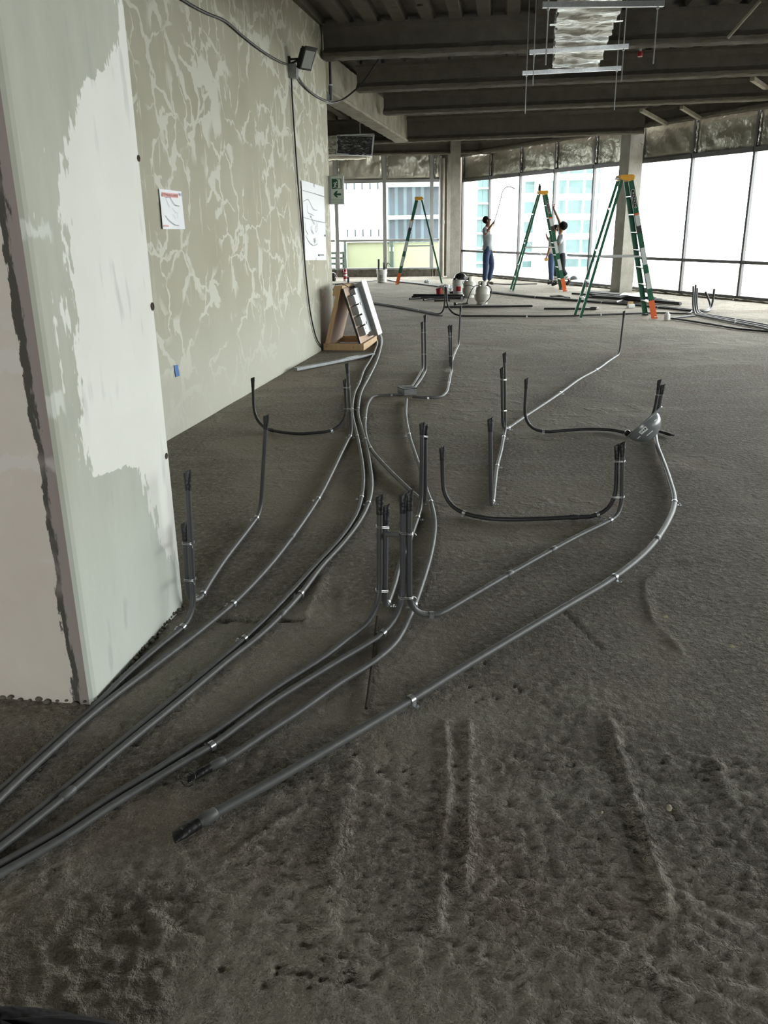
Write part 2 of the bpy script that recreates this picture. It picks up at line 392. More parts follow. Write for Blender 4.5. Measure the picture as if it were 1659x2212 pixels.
# ------------------------------------------------------------------ the setting: floor
def seg_dist(X, Y, a, b):
    ax, ay, bx, by = a.x, a.y, b.x, b.y; dx, dy = bx - ax, by - ay
    t = np.clip(((X - ax) * dx + (Y - ay) * dy) / (dx * dx + dy * dy), 0, 1)
    return np.hypot(X - ax - t * dx, Y - ay - t * dy), t
def line_dist(X, Y, pts):
    d = None
    for a, b in zip(pts[:-1], pts[1:]):
        q, _ = seg_dist(X, Y, a, b); d = q if d is None else np.minimum(d, q)
    return d
def build_floor():
    xs = np.concatenate([np.linspace(-12, -2.6, 12), np.arange(-2.5, -1.3, .035), np.arange(-1.3, 1.6, .0125), np.arange(1.6, 3.0, .03), np.arange(3.0, 8, .12), np.linspace(8, 19, 18)])
    ys = [-9., -6., -3., -1., 0., .6, .9]
    y = 1.1
    while y < 31.5:
        ys.append(y); y += max(.0095, .0042 * y ** 1.65)
    ys = np.array(ys + [33.])
    X, Y = np.meshgrid(xs, ys); 
    fade = np.clip((5.5 - Y) / 2.5, 0, 1); fade2 = np.clip((3.4 - Y) / 1.2, 0, 1)
    H = (vnoise(X * 1.1, Y * 1.1, 1) - .5) * .006 + (vnoise(X * 4.3, Y * 4.3, 2) - .5) * .004
    rough = np.clip((vnoise(X * 1.6, Y * 1.6, 5) - .42) * 5, 0, 1)
    H = H + ((vnoise(X * 21, Y * 21, 3) - .5) * .0022 + (vnoise(X * 66, Y * 66, 4) - .5) * .0075 * fade2) * (.35 + .9 * rough) * fade
    def ridge(px, w, h, seed):
        d = line_dist(X, Y, [F(*p) for p in px])
        return np.exp(-(d / w) ** 2) * h * (.25 + 1.5 * vnoise(X * 60, Y * 60, seed)) * (.5 + vnoise(X * 9, Y * 9, seed + 40))
    H += ridge([(962, 1560), (968, 1700), (955, 1850), (945, 2000)], .012, .010, 7)
    H -= ridge([(985, 1560), (990, 1700), (985, 1850)], .022, .003, 8)
    H += ridge([(1012, 1560), (1015, 1690), (1010, 1800), (1000, 1920)], .012, .010, 9)
    H += ridge([(1318, 1560), (1350, 1660), (1385, 1780), (1415, 1870), (1440, 1960)], .016, .014, 10)
    H -= ridge([(1305, 1600), (1340, 1700), (1375, 1810), (1430, 1990)], .024, .004, 11)
    H += ridge([(760, 1640), (735, 1760), (715, 1880), (700, 1990)], .03, .008, 12)
    H += ridge([(660, 1740), (560, 1800), (480, 1860)], .010, .007, 13)
    H += ridge([(1540, 1640), (1580, 1720)], .025, .008, 14)
    H += ridge([(1560, 1200), (1440, 1215), (1392, 1260), (1410, 1340), (1470, 1400)], .014, .006, 15)
    H -= ridge([(1220, 1320), (1300, 1400)], .008, .006, 16)
    H -= ridge([(420, 1336), (520, 1334), (650, 1338)], .013, .034, 17)                 # slab joint
    H += ridge([(650, 1338), (672, 1300), (700, 1245)], .02, .010, 18)
    for (u, v, rad, hh) in [(745, 1300, .16, .012), (640, 1390, .12, .010), (790, 1500, .09, .012), (830, 1640, .12, .008), (380, 1950, .16, .012), (200, 2080, .2, .012), (1420, 2080, .16, .008)]:
        p = F(u, v); d = np.hypot(X - p.x, Y - p.y); m = np.exp(-(d / rad) ** 2)
        H += m * hh * .8 * (vnoise(X * 38, Y * 38, 21) - .5) + m * .7 * hh * (vnoise(X * 70, Y * 70, 22) - .5)
    for _ in range(90):                                                                  # pock holes in loose clusters
        cu, cv, sp = random.choice([(820, 1640, 60), (1010, 1480, 60), (1040, 1490, 80), (720, 2110, 60), (620, 2080, 80), (1200, 1690, 120), (920, 1180, 60)])
        p = F(cu + random.gauss(0, sp), cv + random.gauss(0, sp * .5)); r = random.uniform(.0045, .0085)
        i0 = np.searchsorted(xs, p.x); j0 = np.searchsorted(ys, p.y)
        sl = (slice(max(j0 - 6, 0), j0 + 6), slice(max(i0 - 6, 0), i0 + 6))
        d = np.hypot(X[sl] - p.x, Y[sl] - p.y); H[sl] -= np.exp(-(d / r) ** 2) * .011
    H = np.clip(H, -.03, .013) - .006
    H[Y > 17] -= .0
    ny, nx = X.shape; n = nx * ny
    co = np.stack([X, Y, H], -1).reshape(-1, 3).astype(np.float32)
    idx = np.arange(n).reshape(ny, nx)
    q = np.stack([idx[:-1, :-1], idx[:-1, 1:], idx[1:, 1:], idx[1:, :-1]], -1).reshape(-1, 4)
    me = bpy.data.meshes.new('floor'); me.vertices.add(n); me.vertices.foreach_set('co', co.ravel())
    me.loops.add(q.size); me.loops.foreach_set('vertex_index', q.ravel().astype(np.int32))
    me.polygons.add(len(q)); me.polygons.foreach_set('loop_start', np.arange(0, q.size, 4, dtype=np.int32)); me.polygons.foreach_set('loop_total', np.full(len(q), 4, dtype=np.int32))
    me.polygons.foreach_set('use_smooth', np.ones(len(q), dtype=bool))
    me.materials.append(M['floor']); me.update(calc_edges=True); me.validate()
    o = bpy.data.objects.new('floor', me); COL.objects.link(o)
    tag(o, 'rough bare grey concrete floor slab with ridges and pits', kind='structure')
build_floor()

# ------------------------------------------------------------------ the setting: plaster wall and pilaster
WA = F(375, 943); WB = F(694, 756.5); WE = (WB - WA).normalized(); WZ = math.atan2(WE.y, WE.x)
WNR = Vector((WE.y, -WE.x, 0))                                                           # out of the wall, towards the room
WEND = WA + WE * ((F(722, 740) - WA).dot(WE))
w0 = WA - WE * 13.0
def wallpt(u, v, off=0.0): return PL(u, v, WA, WE) + WNR * off
b = MB(); L = (WEND - w0).length; Mw = Matrix.Translation(w0) @ Matrix.Rotation(WZ, 4, 'Z')
pts = [Mw @ Vector(p) for p in [(0, 0, -.03), (L, 0, -.03), (L, .32, -.03), (L, 8, -.03), (0, 8, -.03), (0, 0, 4.3), (L, 0, 4.3), (L, .32, 4.3), (L, 8, 4.3), (0, 8, 4.3)]]
b.add(pts, [(0, 1, 6, 5), (1, 2, 7, 6), (2, 3, 8, 7), (4, 0, 5, 9), (3, 4, 9, 8)])
tag(b.build('wall_left', M['wall'], origin=w0, rz=WZ), 'long plaster wall with pale filled cracks and beige base', kind='structure')

PA = F(205, 1522); PB = F(398, 1305); PE = (PB - PA).normalized(); PZ = math.atan2(PE.y, PE.x); PLEN = (PB - PA).length
def pil(u, v):
    q = PL(u, v, PA, PE) - PA; return q.dot(PE), q.z
def _pil_side():
    t = NT('pilaster_side_plaster'); o = t.obj(); p = t.scale(o, 1, 0, 1)
    sx = t.n('SeparateXYZ', Vector=o); x, z = sx.outputs[0], sx.outputs[2]
    edge = [(253, -40), (257, 80), (228, 139), (186, 181), (165, 236), (139, 312), (128, 402), (151, 545), (157, 653), (168, 733), (165, 841), (174, 960), (200, 1035), (262, 1010), (300, 1010), (330, 1110), (352, 1185), (372, 1200), (384, 1240)]
    st = sorted(((max(0., min(1., (zz) / 3.4)), max(0., min(1., xx / PLEN))) for xx, zz in (pil(*e) for e in edge)))
    rp = t.n('ValToRGB', Fac=t.math('DIVIDE', z, 3.4)); cr = rp.color_ramp
    while len(cr.elements) > 1: cr.elements.remove(cr.elements[0])
    cr.elements[0].position = 0; cr.elements[0].color = (1.2, 1.2, 1.2, 1)
    for pos, val in st:
        e = cr.elements.new(pos); e.color = (val, val, val, 1)
    thr = t.math('MULTIPLY', rp.outputs[0], PLEN)
    n1 = t.noise(t.scale(p, 6, 1, 2.2), 2.0, 4, .65); n2 = t.noise(t.scale(p, 8, 1, 2.0), 1.0, 4, .65); n3 = t.noise(t.scale(p, 34, 1, 9), 1.0, 2, .7)
    dd = t.math('SUBTRACT', t.math('ADD', x, t.math('ADD', t.math('MULTIPLY', t.math('SUBTRACT', n1, .5), .36), t.math('MULTIPLY', t.math('SUBTRACT', n3, .5), .16))), thr)
    white = t.ss(dd, -.004, .012)
    isl = t.math('MULTIPLY', t.ss(t.math('ADD', n2, t.math('MULTIPLY', t.math('SUBTRACT', n3, .5), .12)), .615, .635), t.ss(z, .55, 1.2))                     # stray islands of white skim
    white = t.math('MAXIMUM', white, t.math('MULTIPLY', isl, .9))
    base = t.mix(t.noise(t.scale(p, 3.5, 1, 1), 1.6, 3, .65), (.37, .375, .305), (.58, .59, .525))
    base = t.mix(t.math('MULTIPLY', t.ss(z, 1.0, .0), .7), base, (.66, .70, .645))
    wh = t.mix(t.noise(p, 2.6, 2, .6), (.74, .73, .68), (.88, .875, .83))
    for (u_, v_), hh_, xl in (((90, 500), .018, .14), ((140, 865), .035, .075)):
        zc = pil(u_, v_)[1]
        bd = t.math('MULTIPLY', t.ss(t.math('ABSOLUTE', t.math('SUBTRACT', t.math('ADD', z, t.math('MULTIPLY', t.math('SUBTRACT', n3, .5), .12)), zc)), hh_ + .01, hh_ - .01), t.ss(t.math('ADD', x, t.math('MULTIPLY', n1, .05)), xl + .03, xl))
        base = t.mix(t.math('MULTIPLY', bd, .8), base, (.70, .70, .66))
    c = t.mix(white, base, wh)
    grey = t.math('MULTIPLY', t.ss(t.noise(t.scale(p, 5, 1, 1.2), 2.2, 2, .6), .60, .74), .35)
    c = t.mix(grey, c, (.36, .37, .36))
    edge_grey = t.math('MULTIPLY', t.ss(x, PLEN - .10, PLEN - .01), t.ss(z, .75, .35))
    c = t.mix(t.math('MULTIPLY', edge_grey, .45), c, (.30, .30, .29))
    return t.fin(c, .8, 0, t.bump(t.noise(p, 20., 2, .6), .22, .006), .3)
def _pil_front():
    t = NT('pilaster_front_plaster'); o = t.obj(); p = t.scale(o, 0, 1, 1)
    sx = t.n('SeparateXYZ', Vector=o); y, z = sx.outputs[1], sx.outputs[2]
    n = t.noise(t.scale(p, 1, 12, 3.2), 1.8, 5, .7); yy = t.math('ADD', y, t.math('MULTIPLY', t.math('SUBTRACT', n, .5), .085))
    strip = t.ss(yy, .082, .078)
    dark = t.math('MULTIPLY', strip, t.ss(yy, .052, .060))
    pink = t.mix(t.noise(p, 3.2, 3, .65), (.54, .47, .425), (.70, .63, .58))  # warm light on this face is painted in as pink
    pink = t.mix(t.math('MULTIPLY', t.ss(z, 1.6, 2.4), .5), pink, (.36, .33, .285))
    pale = t.math('MULTIPLY', t.ss(t.noise(t.scale(p, 1, 1.2, 5.), 1.3, 4, .55), .60, .66), .8)
    pink = t.mix(pale, pink, (.62, .57, .55))
    for (u_, v_), hh_, yl in (((40, 780), .032, .5), ((40, 1000), .022, .30), ((55, 492), .016, .5)):
        zc = PL(u_, v_, PA, Vector((-PE.y, PE.x, 0))).z
        bd = t.ss(t.math('ABSOLUTE', t.math('SUBTRACT', t.math('ADD', z, t.math('MULTIPLY', t.math('SUBTRACT', n, .5), .09)), zc)), hh_ + .008, hh_ - .004)
        pink = t.mix(t.math('MULTIPLY', bd, .75), pink, (.64, .60, .58))
    mau = t.mix(t.noise(t.scale(p, 1, 10, 1), 2.0, 4), (.25, .205, .195), (.34, .285, .27))
    mau = t.mix(t.math('MULTIPLY', t.ss(t.noise(p, 4., 3), .6, .66), .6), mau, (.55, .51, .49))
    c = t.mix(strip, pink, mau)
    c = t.mix(t.math('MULTIPLY', dark, t.ss(t.noise(p, 3., 3), .30, .45)), c, (.075, .068, .06))
    return t.fin(c, .85, 0, t.bump(t.noise(p, 24., 2, .6), .3, .006), .3)
M['pil_side'] = _pil_side(); M['pil_front'] = _pil_front()
b = MB(); Mp = Matrix.Translation(PA) @ Matrix.Rotation(PZ, 4, 'Z')
n_z = 40
def pcol(x, y, seed):       # one vertical line of the pilaster with a slightly broken foot
    return [Mp @ Vector((x, y, -.03 + 4.3 * (k / n_z) ** 1.3)) for k in range(n_z + 1)]
cols = [pcol(0, 2.6, 0), pcol(0, .02, 1), pcol(.006, .006, 2), pcol(.02, 0, 3), pcol(PLEN - .015, 0, 4), pcol(PLEN, .015, 5), pcol(PLEN, 2.6, 6)]
for i in range(6):
    b.add(cols[i] + cols[i + 1], [(k, k + n_z + 1, k + n_z + 2, k + 1) for k in range(n_z)], 1 if i == 0 else 0)
tag(b.build('wall_pilaster', [M['pil_side'], M['pil_front']], origin=PA, rz=PZ, weld=True), 'wide plaster pilaster with ragged white skim coat and front painted pinkish for warm light', kind='structure')
# broken mortar along the foot of the pilaster
b = MB()
for i in range(60):
    f = i / 60
    if i < 26: p = PA + Vector((-PE.y, PE.x, 0)) * (f * 60 / 26 * .9) - PE * random.uniform(0, .012)
    else: p = PA + PE * ((f * 60 - 26) / 34 * PLEN) + Vector((PE.y, -PE.x, 0)) * random.uniform(-.004, .012)
    r = random.uniform(.004, .010)
    b.ellipsoid((p.x, p.y, random.uniform(0, .012)), (r * 1.5, r, r), 7, 5)
tag(b.build('trim_1', M['curb'], origin=PA, smooth=True), 'dark broken mortar along the foot of the pilaster', kind='structure')
# core wall and back of the room behind the camera
b = MB(); b.box((8.1, -7.6, 2.1), (16.6, .2, 4.3)); b.box((-6.2, -7.6, 2.1), (4.0, .2, 4.3)); tag(b.build('wall_back', M['concrete'], origin=Vector((3, -7.6, 0))), 'plain concrete wall behind the viewpoint', kind='structure')
b = MB(); b.box((-8.6, 21, 2.1), (.2, 18, 4.3)); tag(b.build('wall_side', M['concrete'], origin=Vector((-8.6, 21, 0))), 'concrete wall far beyond the plaster wall', kind='structure')

# ------------------------------------------------------------------ the setting: deck, beams, girder
RA = math.radians(8.2); RD = Vector((math.sin(RA), math.cos(RA), 0)); RX = Vector((math.cos(RA), -math.sin(RA), 0))
b = MB(); per = .345; pr = [(0, 0), (.40, 0), (.48, 1), (.92, 1), (1.0, 0)]
O0 = Vector((-11, -8, DECK_Z)); ln = 44
row = []; far = []
def deck_end(p):
    """how far a rib runs before it meets the glass line or the end windows"""
    n_ = Vector((-FN.x, -FN.y, 0)); t1 = (FA - FN * .12 - p).dot(n_) / RD.dot(n_); t2 = (LA - LN * .12 - p).dot(-LN) / RD.dot(-LN)
    return min(t1, t2)
for k in range(96):
    for a, h in pr[:-1]:
        p = O0 + RX * (per * (k + a)); t = deck_end(p)
        if t > .3: row.append(p + Vector((0, 0, .085 * h))); far.append(p + RD * t + Vector((0, 0, .085 * h)))
n = len(row); b.add(row + far, [(i, i + 1, n + i + 1, n + i) for i in range(n - 1)])
up_ = Vector((0, 0, .12 + DECK_Z)); c1_ = FA + FE * 41.2 - FN * .12; c2_ = FA - FN * .12; c3_ = LA + LE * 3.5 - LN * .12; c4_ = LA - LE * 11 - LN * .12
b.add([Vector((-13, -9, 0)) + up_, Vector((c1_.x, -9, 0)) + up_, c1_ + up_, c2_ + up_, c3_ + up_, c4_ + up_], [(0, 1, 2, 3, 4, 5)])
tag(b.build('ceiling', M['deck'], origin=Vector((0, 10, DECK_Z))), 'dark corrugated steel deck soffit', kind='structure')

def ibeam(name, A, B, zb, zt, label, fw=.27, ft=.055, web=.1, mat='steel_dark'):
    """fire-proofed I-section between floor-plan points A and B"""
    A = Vector((A.x, A.y, 0)); B = Vector((B.x, B.y, 0)); d = (B - A); Ln = d.length; d.normalize(); x = Vector((d.y, -d.x, 0))
    h = fw / 2; w = web / 2; r = .018
    sec = [(-h + r, zb), (h - r, zb), (h, zb + r), (h, zb + ft), (w + .05, zb + ft + .02), (w, zb + ft + .07), (w, zt - ft - .05), (w + .05, zt - ft), (h, zt - ft + .01), (h, zt), (-h, zt), (-h, zt - ft + .01), (-w - .05, zt - ft), (-w, zt - ft - .05), (-w, zb + ft + .07), (-w - .05, zb + ft + .02), (-h, zb + ft), (-h, zb + r)]
    k = max(2, int(Ln / .07)); vs = []; m = len(sec)
    for i in range(k + 1):
        p = A + d * (Ln * i / k)
        for (sx, sz) in sec:
            j = .005 if sz < zt - .02 else 0
            vs.append(p + x * (sx + random.uniform(-j, j)) + Vector((0, 0, sz + random.uniform(-j, j))))
    fs = [(i * m + q, i * m + (q + 1) % m, (i + 1) * m + (q + 1) % m, (i + 1) * m + q) for i in range(k) for q in range(m)]
    fs += [tuple(range(m)), tuple(k * m + q for q in range(m - 1, -1, -1))]
    bb = MB(); bb.add(vs, fs)
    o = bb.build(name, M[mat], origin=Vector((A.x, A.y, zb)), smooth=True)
    return tag(o, label, kind='structure')
def off(P, dy): return P + RD * dy
def beam_px(l, r, z, label, ext=1.0, hid=.0):
    a = off(F(*l, z), .13); c = off(F(*r, z), .13); d = (c - a).normalized()
    return ibeam('steel_beam', a - d * hid, c + d * ext, z, DECK_Z + .01, label)
beam_px((697, 125), (1659, 85), BEAM_Z, 'first fireproofed steel beam crossing the ceiling, meeting the plaster wall', 6.5)
beam_px((770, 197), (1659, 158), BEAM_Z, 'second fireproofed steel beam behind the foil duct', 3.6)
beam_px((828, 247), (1590, 217), BEAM_Z, 'third fireproofed steel beam with angle braces at its far end', 1.6)
beam_px((870, 307), (1362, 288), 3.40, 'deep steel beam landing on the concrete column beside the tallest ladder', .3, 4.0)
beam_px((800, 335), (1075, 331), BEAM_Z, 'last steel beam above the end windows', .0, 5.5)
for k in range(1, 4):       # beams between the camera and the first one, above the frame
    a = F(697, 125, BEAM_Z) - RD * (3.05 * k); c = F(1659, 85, BEAM_Z) - RD * (3.05 * k)
    d = (c - a).normalized()
    ibeam('steel_beam', a, c + d * 7.5, BEAM_Z, DECK_Z + .01, 'fireproofed steel beam overhead, number %d before the first one in view' % k)
# concrete-coloured girder continuing the line of the wall
R0 = F(740, 218, 3.40); R1 = F(880, 306, 3.40); gd = (R1 - R0).normalized(); gx = Vector((gd.y, -gd.x, 0))
g0 = R0 - gd * 2.6; g1 = R1 + gd * .2
b = MB(); k = 60; sec = [(-.30, 3.40), (0, 3.40), (.01, 3.44), (-.02, 3.47), (-.03, DECK_Z + .01), (-.27, DECK_Z + .01), (-.28, 3.47), (-.31, 3.44)]; vs = []
for i in range(k + 1):
    p = g0 + (g1 - g0) * (i / k); p.z = 0
    vs += [p + gx * (a + random.uniform(-.006, .006)) + Vector((0, 0, z + (random.uniform(-.006, .006) if z < 4 else 0))) for a, z in sec]
m = len(sec)
b.add(vs, [(i * m + q, i * m + (q + 1) % m, (i + 1) * m + (q + 1) % m, (i + 1) * m + q) for i in range(k) for q in range(m)] + [tuple(range(m)), tuple(k * m + q for q in range(m - 1, -1, -1))])
tag(b.build('concrete_beam', M['girder'], origin=Vector((g0.x, g0.y, 3.4)), smooth=True), 'pale fireproofed girder running on from the end of the plaster wall', kind='structure')
# perimeter beam along the glass
pa = FA + FE * .2 + FN * .35; pb = FA + FE * 26 + FN * .35
ibeam('steel_beam', pa, pb, BEAM_Z, DECK_Z + .01, 'perimeter steel beam above the long row of windows', .2)
# angle braces between the beams near the glass
def brace(p, q, label, w=.07):
    bb = MB(); bb.bar(p, q, w, w * .9)
    tag(bb.build('steel_brace', M['girder'], origin=p), label, 'brace')
brace(F(1385, 238, BEAM_Z + .1), PL(1440, 268, FA + FN * .45, FE), 'sloping steel brace left of two below the third beam')
brace(F(1472, 232, BEAM_Z + .1), PL(1512, 256, FA + FN * .45, FE), 'sloping steel brace right of two below the third beam')
brace(F(1642, 2, 3.9), F(1572, 82, BEAM_Z + .02), 'long thin steel brace above the first beam at the upper corner', .03)
brace(F(1625, 170, BEAM_Z + .1), PL(1670, 200, FA + FN * .45, FE), 'short steel brace behind the second beam at the frame edge')
def columnbox(a, bb_, c, label, zt=DECK_Z):
    """column from three floor corners: back-left, front, right"""
    a, bb_, c = Vector((a.x, a.y, 0)), Vector((bb_.x, bb_.y, 0)), Vector((c.x, c.y, 0)); d = a + c - bb_
    m = MB(); k = 24; vs = []
    for i in range(k + 1):
        for p in (a, bb_, c, d):
            ce = (a + c) / 2; q = p + (p - ce).normalized() * random.uniform(-.006, .006)
            vs.append(Vector((q.x, q.y, -.03 + (zt + .03) * i / k)))
    m.add(vs, [(i * 4 + q, i * 4 + (q + 1) % 4, (i + 1) * 4 + (q + 1) % 4, (i + 1) * 4 + q) for i in range(k) for q in range(4)])
    return tag(m.build('concrete_column', M['concrete'], origin=bb_), label, kind='structure')
f2 = F(1338, 631); columnbox(F(1318, 627.5), f2, f2 + Vector((.33, .10, 0)), 'square concrete column behind the tallest ladder')
f1 = F(971.5, 601); columnbox(f1 + Vector((-.05, .5, 0)), f1, f1 + Vector((.285, .02, 0)), 'slim concrete column between the end windows and the long glazing')
b = MB(); q = F(957, 600); b.tube([(q.x, q.y + .6, 0), (q.x, q.y + .6, 1.6)], .065, 14); b.tube([(q.x, q.y + .6, 1.6), (q.x, q.y + .6, 1.7)], .075, 14); b.tube([(q.x, q.y + .6, 1.7), (q.x, q.y + .6, 3.5)], .065, 14)
tag(b.build('drain_pipe', M['concrete'], origin=Vector((q.x, q.y + .6, 0)), smooth=True), 'grey vertical drain pipe beside the slim concrete column', 'pipe')
b = MB(); p0 = LA + LE * 3.30; p1 = F(962, 600); b.add([Vector((p0.x + .04, p0.y + .0, 0)), Vector((p1.x + .1, p0.y - .1, 0)), Vector((p1.x + .1, p0.y - .1, DECK_Z)), Vector((p0.x + .04, p0.y, DECK_Z))], [(0, 1, 2, 3)])
b.add([Vector((p1.x + .1, p0.y - .1, 0)), Vector((FA.x + .1, FA.y + .3, 0)), Vector((FA.x + .1, FA.y + .3, DECK_Z)), Vector((p1.x + .1, p0.y - .1, DECK_Z))], [(0, 1, 2, 3)])
tag(b.build('wall_corner', M['steel_dark'], origin=p0), 'dark strip of wall behind the drain pipe', kind='structure')

# ------------------------------------------------------------------ the setting: glazing
WIN_N = [0]
def bay(A, e, inn, w, fm, foil, hasfin, label, light=False, trans=.755, sill=.09, curb=True, zt=BEAM_Z):
    WIN_N[0] += 1
    root = empty('window_%d' % WIN_N[0], A + e * (w / 2), math.atan2(e.y, e.x), label, kind='structure')
    al = M['alu_light'] if light else M['alu']; out = -inn
    P = lambda s, o, z: A + e * s + inn * o + Vector((0, 0, z))
    b = MB(); b.bar(P(0, .0, 0), P(0, .0, zt + .1), .12 if light else .055, .07, e.cross(Vector((0, 0, 1)))); b.build('mullion', al, root)
    for nm, z, h in (('bottom_rail', sill - .035, .07), ('transom', trans, .065), ('head_rail', WIN_TOP + .045, .09)):
        if z < .2 and sill > .2: z = sill
        b = MB(); b.bar(P(0.03, .0, z), P(w - .03, .0, z), .09, h); b.build(nm, al, root)
    for z0, z1 in ((sill, trans), (trans, WIN_TOP)):
        b = MB(); b.bar(P(.03, -.02, (z0 + z1) / 2), P(w - .03, -.02, (z0 + z1) / 2), .012, z1 - z0); b.build('pane', M['pane'], root)
    if hasfin:
        b = MB(); b.bar(P(.0, -.085, sill), P(.0, -.085, WIN_TOP), .02, .09, e.cross(Vector((0, 0, 1)))); b.build('outer_fin', M['fin'], root)
    # foil-faced insulation panel above the head rail, crumpled
    am = .075 if light else .04
    cz = [(random.random(), random.random(), random.uniform(0, math.pi), random.uniform(5, 14)) for _ in range(7)]
    def cr(i, k):
        h = 0
        for cx_, cy_, a, fr in cz:
            dx, dy = i - cx_, (k - cy_) * .5; r = math.hypot(dx, dy)
            h += abs(math.sin(fr * (dx * math.cos(a) + dy * math.sin(a)))) * math.exp(-r * 3.2)
        return am * (h * .55 + random.uniform(-.12, .12)) * min(1, i * 12, (1 - i) * 12, k * 8, (1 - k) * 8)
    b = MB(); b.sheet(P(-.01, -.03, WIN_TOP + .07), e * (w + .02), Vector((0, 0, zt + .08 - WIN_TOP - .09)), 44, 20, cr)
    b.build('foil_panel', M[foil], root, smooth=True)
    b = MB(); b.sheet(P(.075, .05, WIN_TOP + .12), e * .05 + inn * .01, Vector((0, 0, zt - WIN_TOP - .14)), 3, 14, lambda i, k: random.uniform(-.014, .014))
    b.build('foil_strip', M['foil'], root, smooth=True)
    if curb:
        b = MB(); nn = 16; prof = [(.0, -.03), (.14, -.03), (.13, .03), (.06, sill - .055), (0.0, sill - .05)]; vs = []
        for i in range(nn + 1):
            vs += [P(w * i / nn, o + random.uniform(-.02, .02) * (1 if o > .03 else 0), z + random.uniform(-.012, .012) * (1 if z > 0 else 0)) for o, z in prof]
        m = len(prof); b.add(vs, [(i * m + q, i * m + q + 1, (i + 1) * m + q + 1, (i + 1) * m + q) for i in range(nn) for q in range(m - 1)])
        b.build('curb', M['curb'], root, smooth=True)
    return root
ords = 'first second third fourth fifth sixth seventh eighth ninth tenth eleventh twelfth'.split()
for k in range(19):
    lab = ('%s tall window bay of the long glazing counted from the slim column' % ords[k]) if k < 12 else 'tall window bay number %d of the long glazing beyond the frame' % (k + 1)
    bay(FA + FE * (.03 + 1.70 * k), FE, FN, 1.70, 0, 'foil_dull', True, lab)
for k, (s, w) in enumerate([(-6.13, 1.5), (-4.6, 1.5), (-3.06, 1.53), (-1.53, 1.53), (.05, 1.54), (1.59, 1.50), (3.09, .26)]):
    lab = ['end window bay hidden behind the wall, outermost', 'end window bay hidden behind the wall, second', 'end window bay hidden behind the wall, third', 'end window bay seen beside the exit sign', 'end window bay behind the small white pail', 'end window bay behind the farthest ladder', 'narrow end window strip beside the drain pipe'][k]
    bay(LA + LE * s, LE, LN, w, 0, 'foil_bright', False, lab, True, 1.12, .27, True, DECK_Z - .1)
for k in range(2):  # unseen glazed opening, added to brighten the pilaster front
    bay(Vector((-.25 - 1.95 * k, -7.6, 0)), Vector((-1, 0, 0)), Vector((0, 1, 0)), 1.95, 0, 'foil_dull', False, 'added window bay behind the viewpoint, number %d' % (k + 1))
q0 = FA + FE * 32.33; q1 = FA + FE * 41; b = MB(); b.bar(q0 + Vector((0, 0, 2)), q1 + Vector((0, 0, 2)), .2, 4.1); tag(b.build('wall_right_blocker', M['concrete'], origin=q0), 'unseen concrete wall added beyond the frame to shut out daylight', kind='structure')  # blocker added out of view to keep the near floor dark
# closing post of the end glazing
b = MB(); p = LA + LE * 3.36; b.box((p.x, p.y, 1.8), (.07, .13, 3.6)); tag(b.build('trim_2', M['alu_light'], origin=Vector((p.x, p.y, 0))), 'closing post of the end windows', kind='structure')

# ------------------------------------------------------------------ conduit runs on the floor
def tape_end(root, P, Q, r, L=.055, mat='tape'):
    """black tape wound over the open end P (pipe comes from Q), pinched into a flat flare"""
    d = (P - Q).normalized(); side = RT - d * RT.dot(d); side.normalize(); oth = d.cross(side)
    n = 14; rings = [(-L, 1.12, 1.12), (-L * .45, 1.16, 1.14), (0, 1.35, .95), (L * .32, 1.34, .7), (L * .42, 1.38, .6)]
    vs = []
    for z, a, c in rings:
        for j in range(n):
            an = 2 * math.pi * j / n
            vs.append(P + d * (z + random.uniform(-.003, .003) * (z >= 0) + (.008 * math.cos(an) if z > 0 else 0)) + side * (r * a * math.cos(an)) + oth * (r * c * math.sin(an)))
    fs = [(i * n + j, i * n + (j + 1) % n, (i + 1) * n + (j + 1) % n, (i + 1) * n + j) for i in range(len(rings) - 1) for j in range(n)]
    fs.append(tuple((len(rings) - 1) * n + j for j in range(n)))
    b = MB(); b.add(vs, fs); b.build('tape_end', M[mat], root, smooth=True)

def nearest(path, u, v, zmax=9):
    best = min(range(len(path)), key=lambda i: (lambda q: (q[0] - u) ** 2 + (q[1] - v) ** 2)(PX(path[i])) if path[i].z < zmax else 1e9)
    i = min(max(best, 0), len(path) - 1); a = path[max(i - 1, 0)]; c = path[min(i + 1, len(path) - 1)]
    return path[i], (c - a).normalized()

def strap(root, P, d, r, wdt=.02):
    """galvanised one-hole strap: band over the pipe and a screwed ear on the slab"""
    b = MB(); n = 12; vs = []
    sd = Vector((d.y, -d.x, 0)).normalized() if abs(d.z) < .9 else RT.copy()
    up = sd.cross(d).normalized()
    if up.z < 0: up = -up
    R = r + .0025
    prof = [(-R, -r * .9)] + [(R * math.cos(math.pi - math.pi * k / n), R * math.sin(math.pi * k / n)) for k in range(n + 1)] + [(R, -r * .9), (R + .022, -r * .9)]
    for t in (-wdt / 2, wdt / 2):
        for a, z in prof: vs.append(P + d * t + sd * a + up * z)
    m = len(prof); b.add(vs, [(i, i + 1, m + i + 1, m + i) for i in range(m - 1)])
    b.tube([P + sd * (R + .013) - up * (r * .9), P + sd * (R + .013) - up * (r * .9 - .008)], .005, 6)
    b.build('strap', M['strap'], root, smooth=True)

def sleeve(root, P, d, r, L=.05, mat='conduit'):
    b = MB(); b.tube([P - d * L / 2, P - d * (L / 2 - .004), P + d * (L / 2 - .004), P + d * L / 2], [r * 1.02, r * 1.2, r * 1.2, r * 1.02], 14); b.build('coupling', M[mat], root, smooth=True)

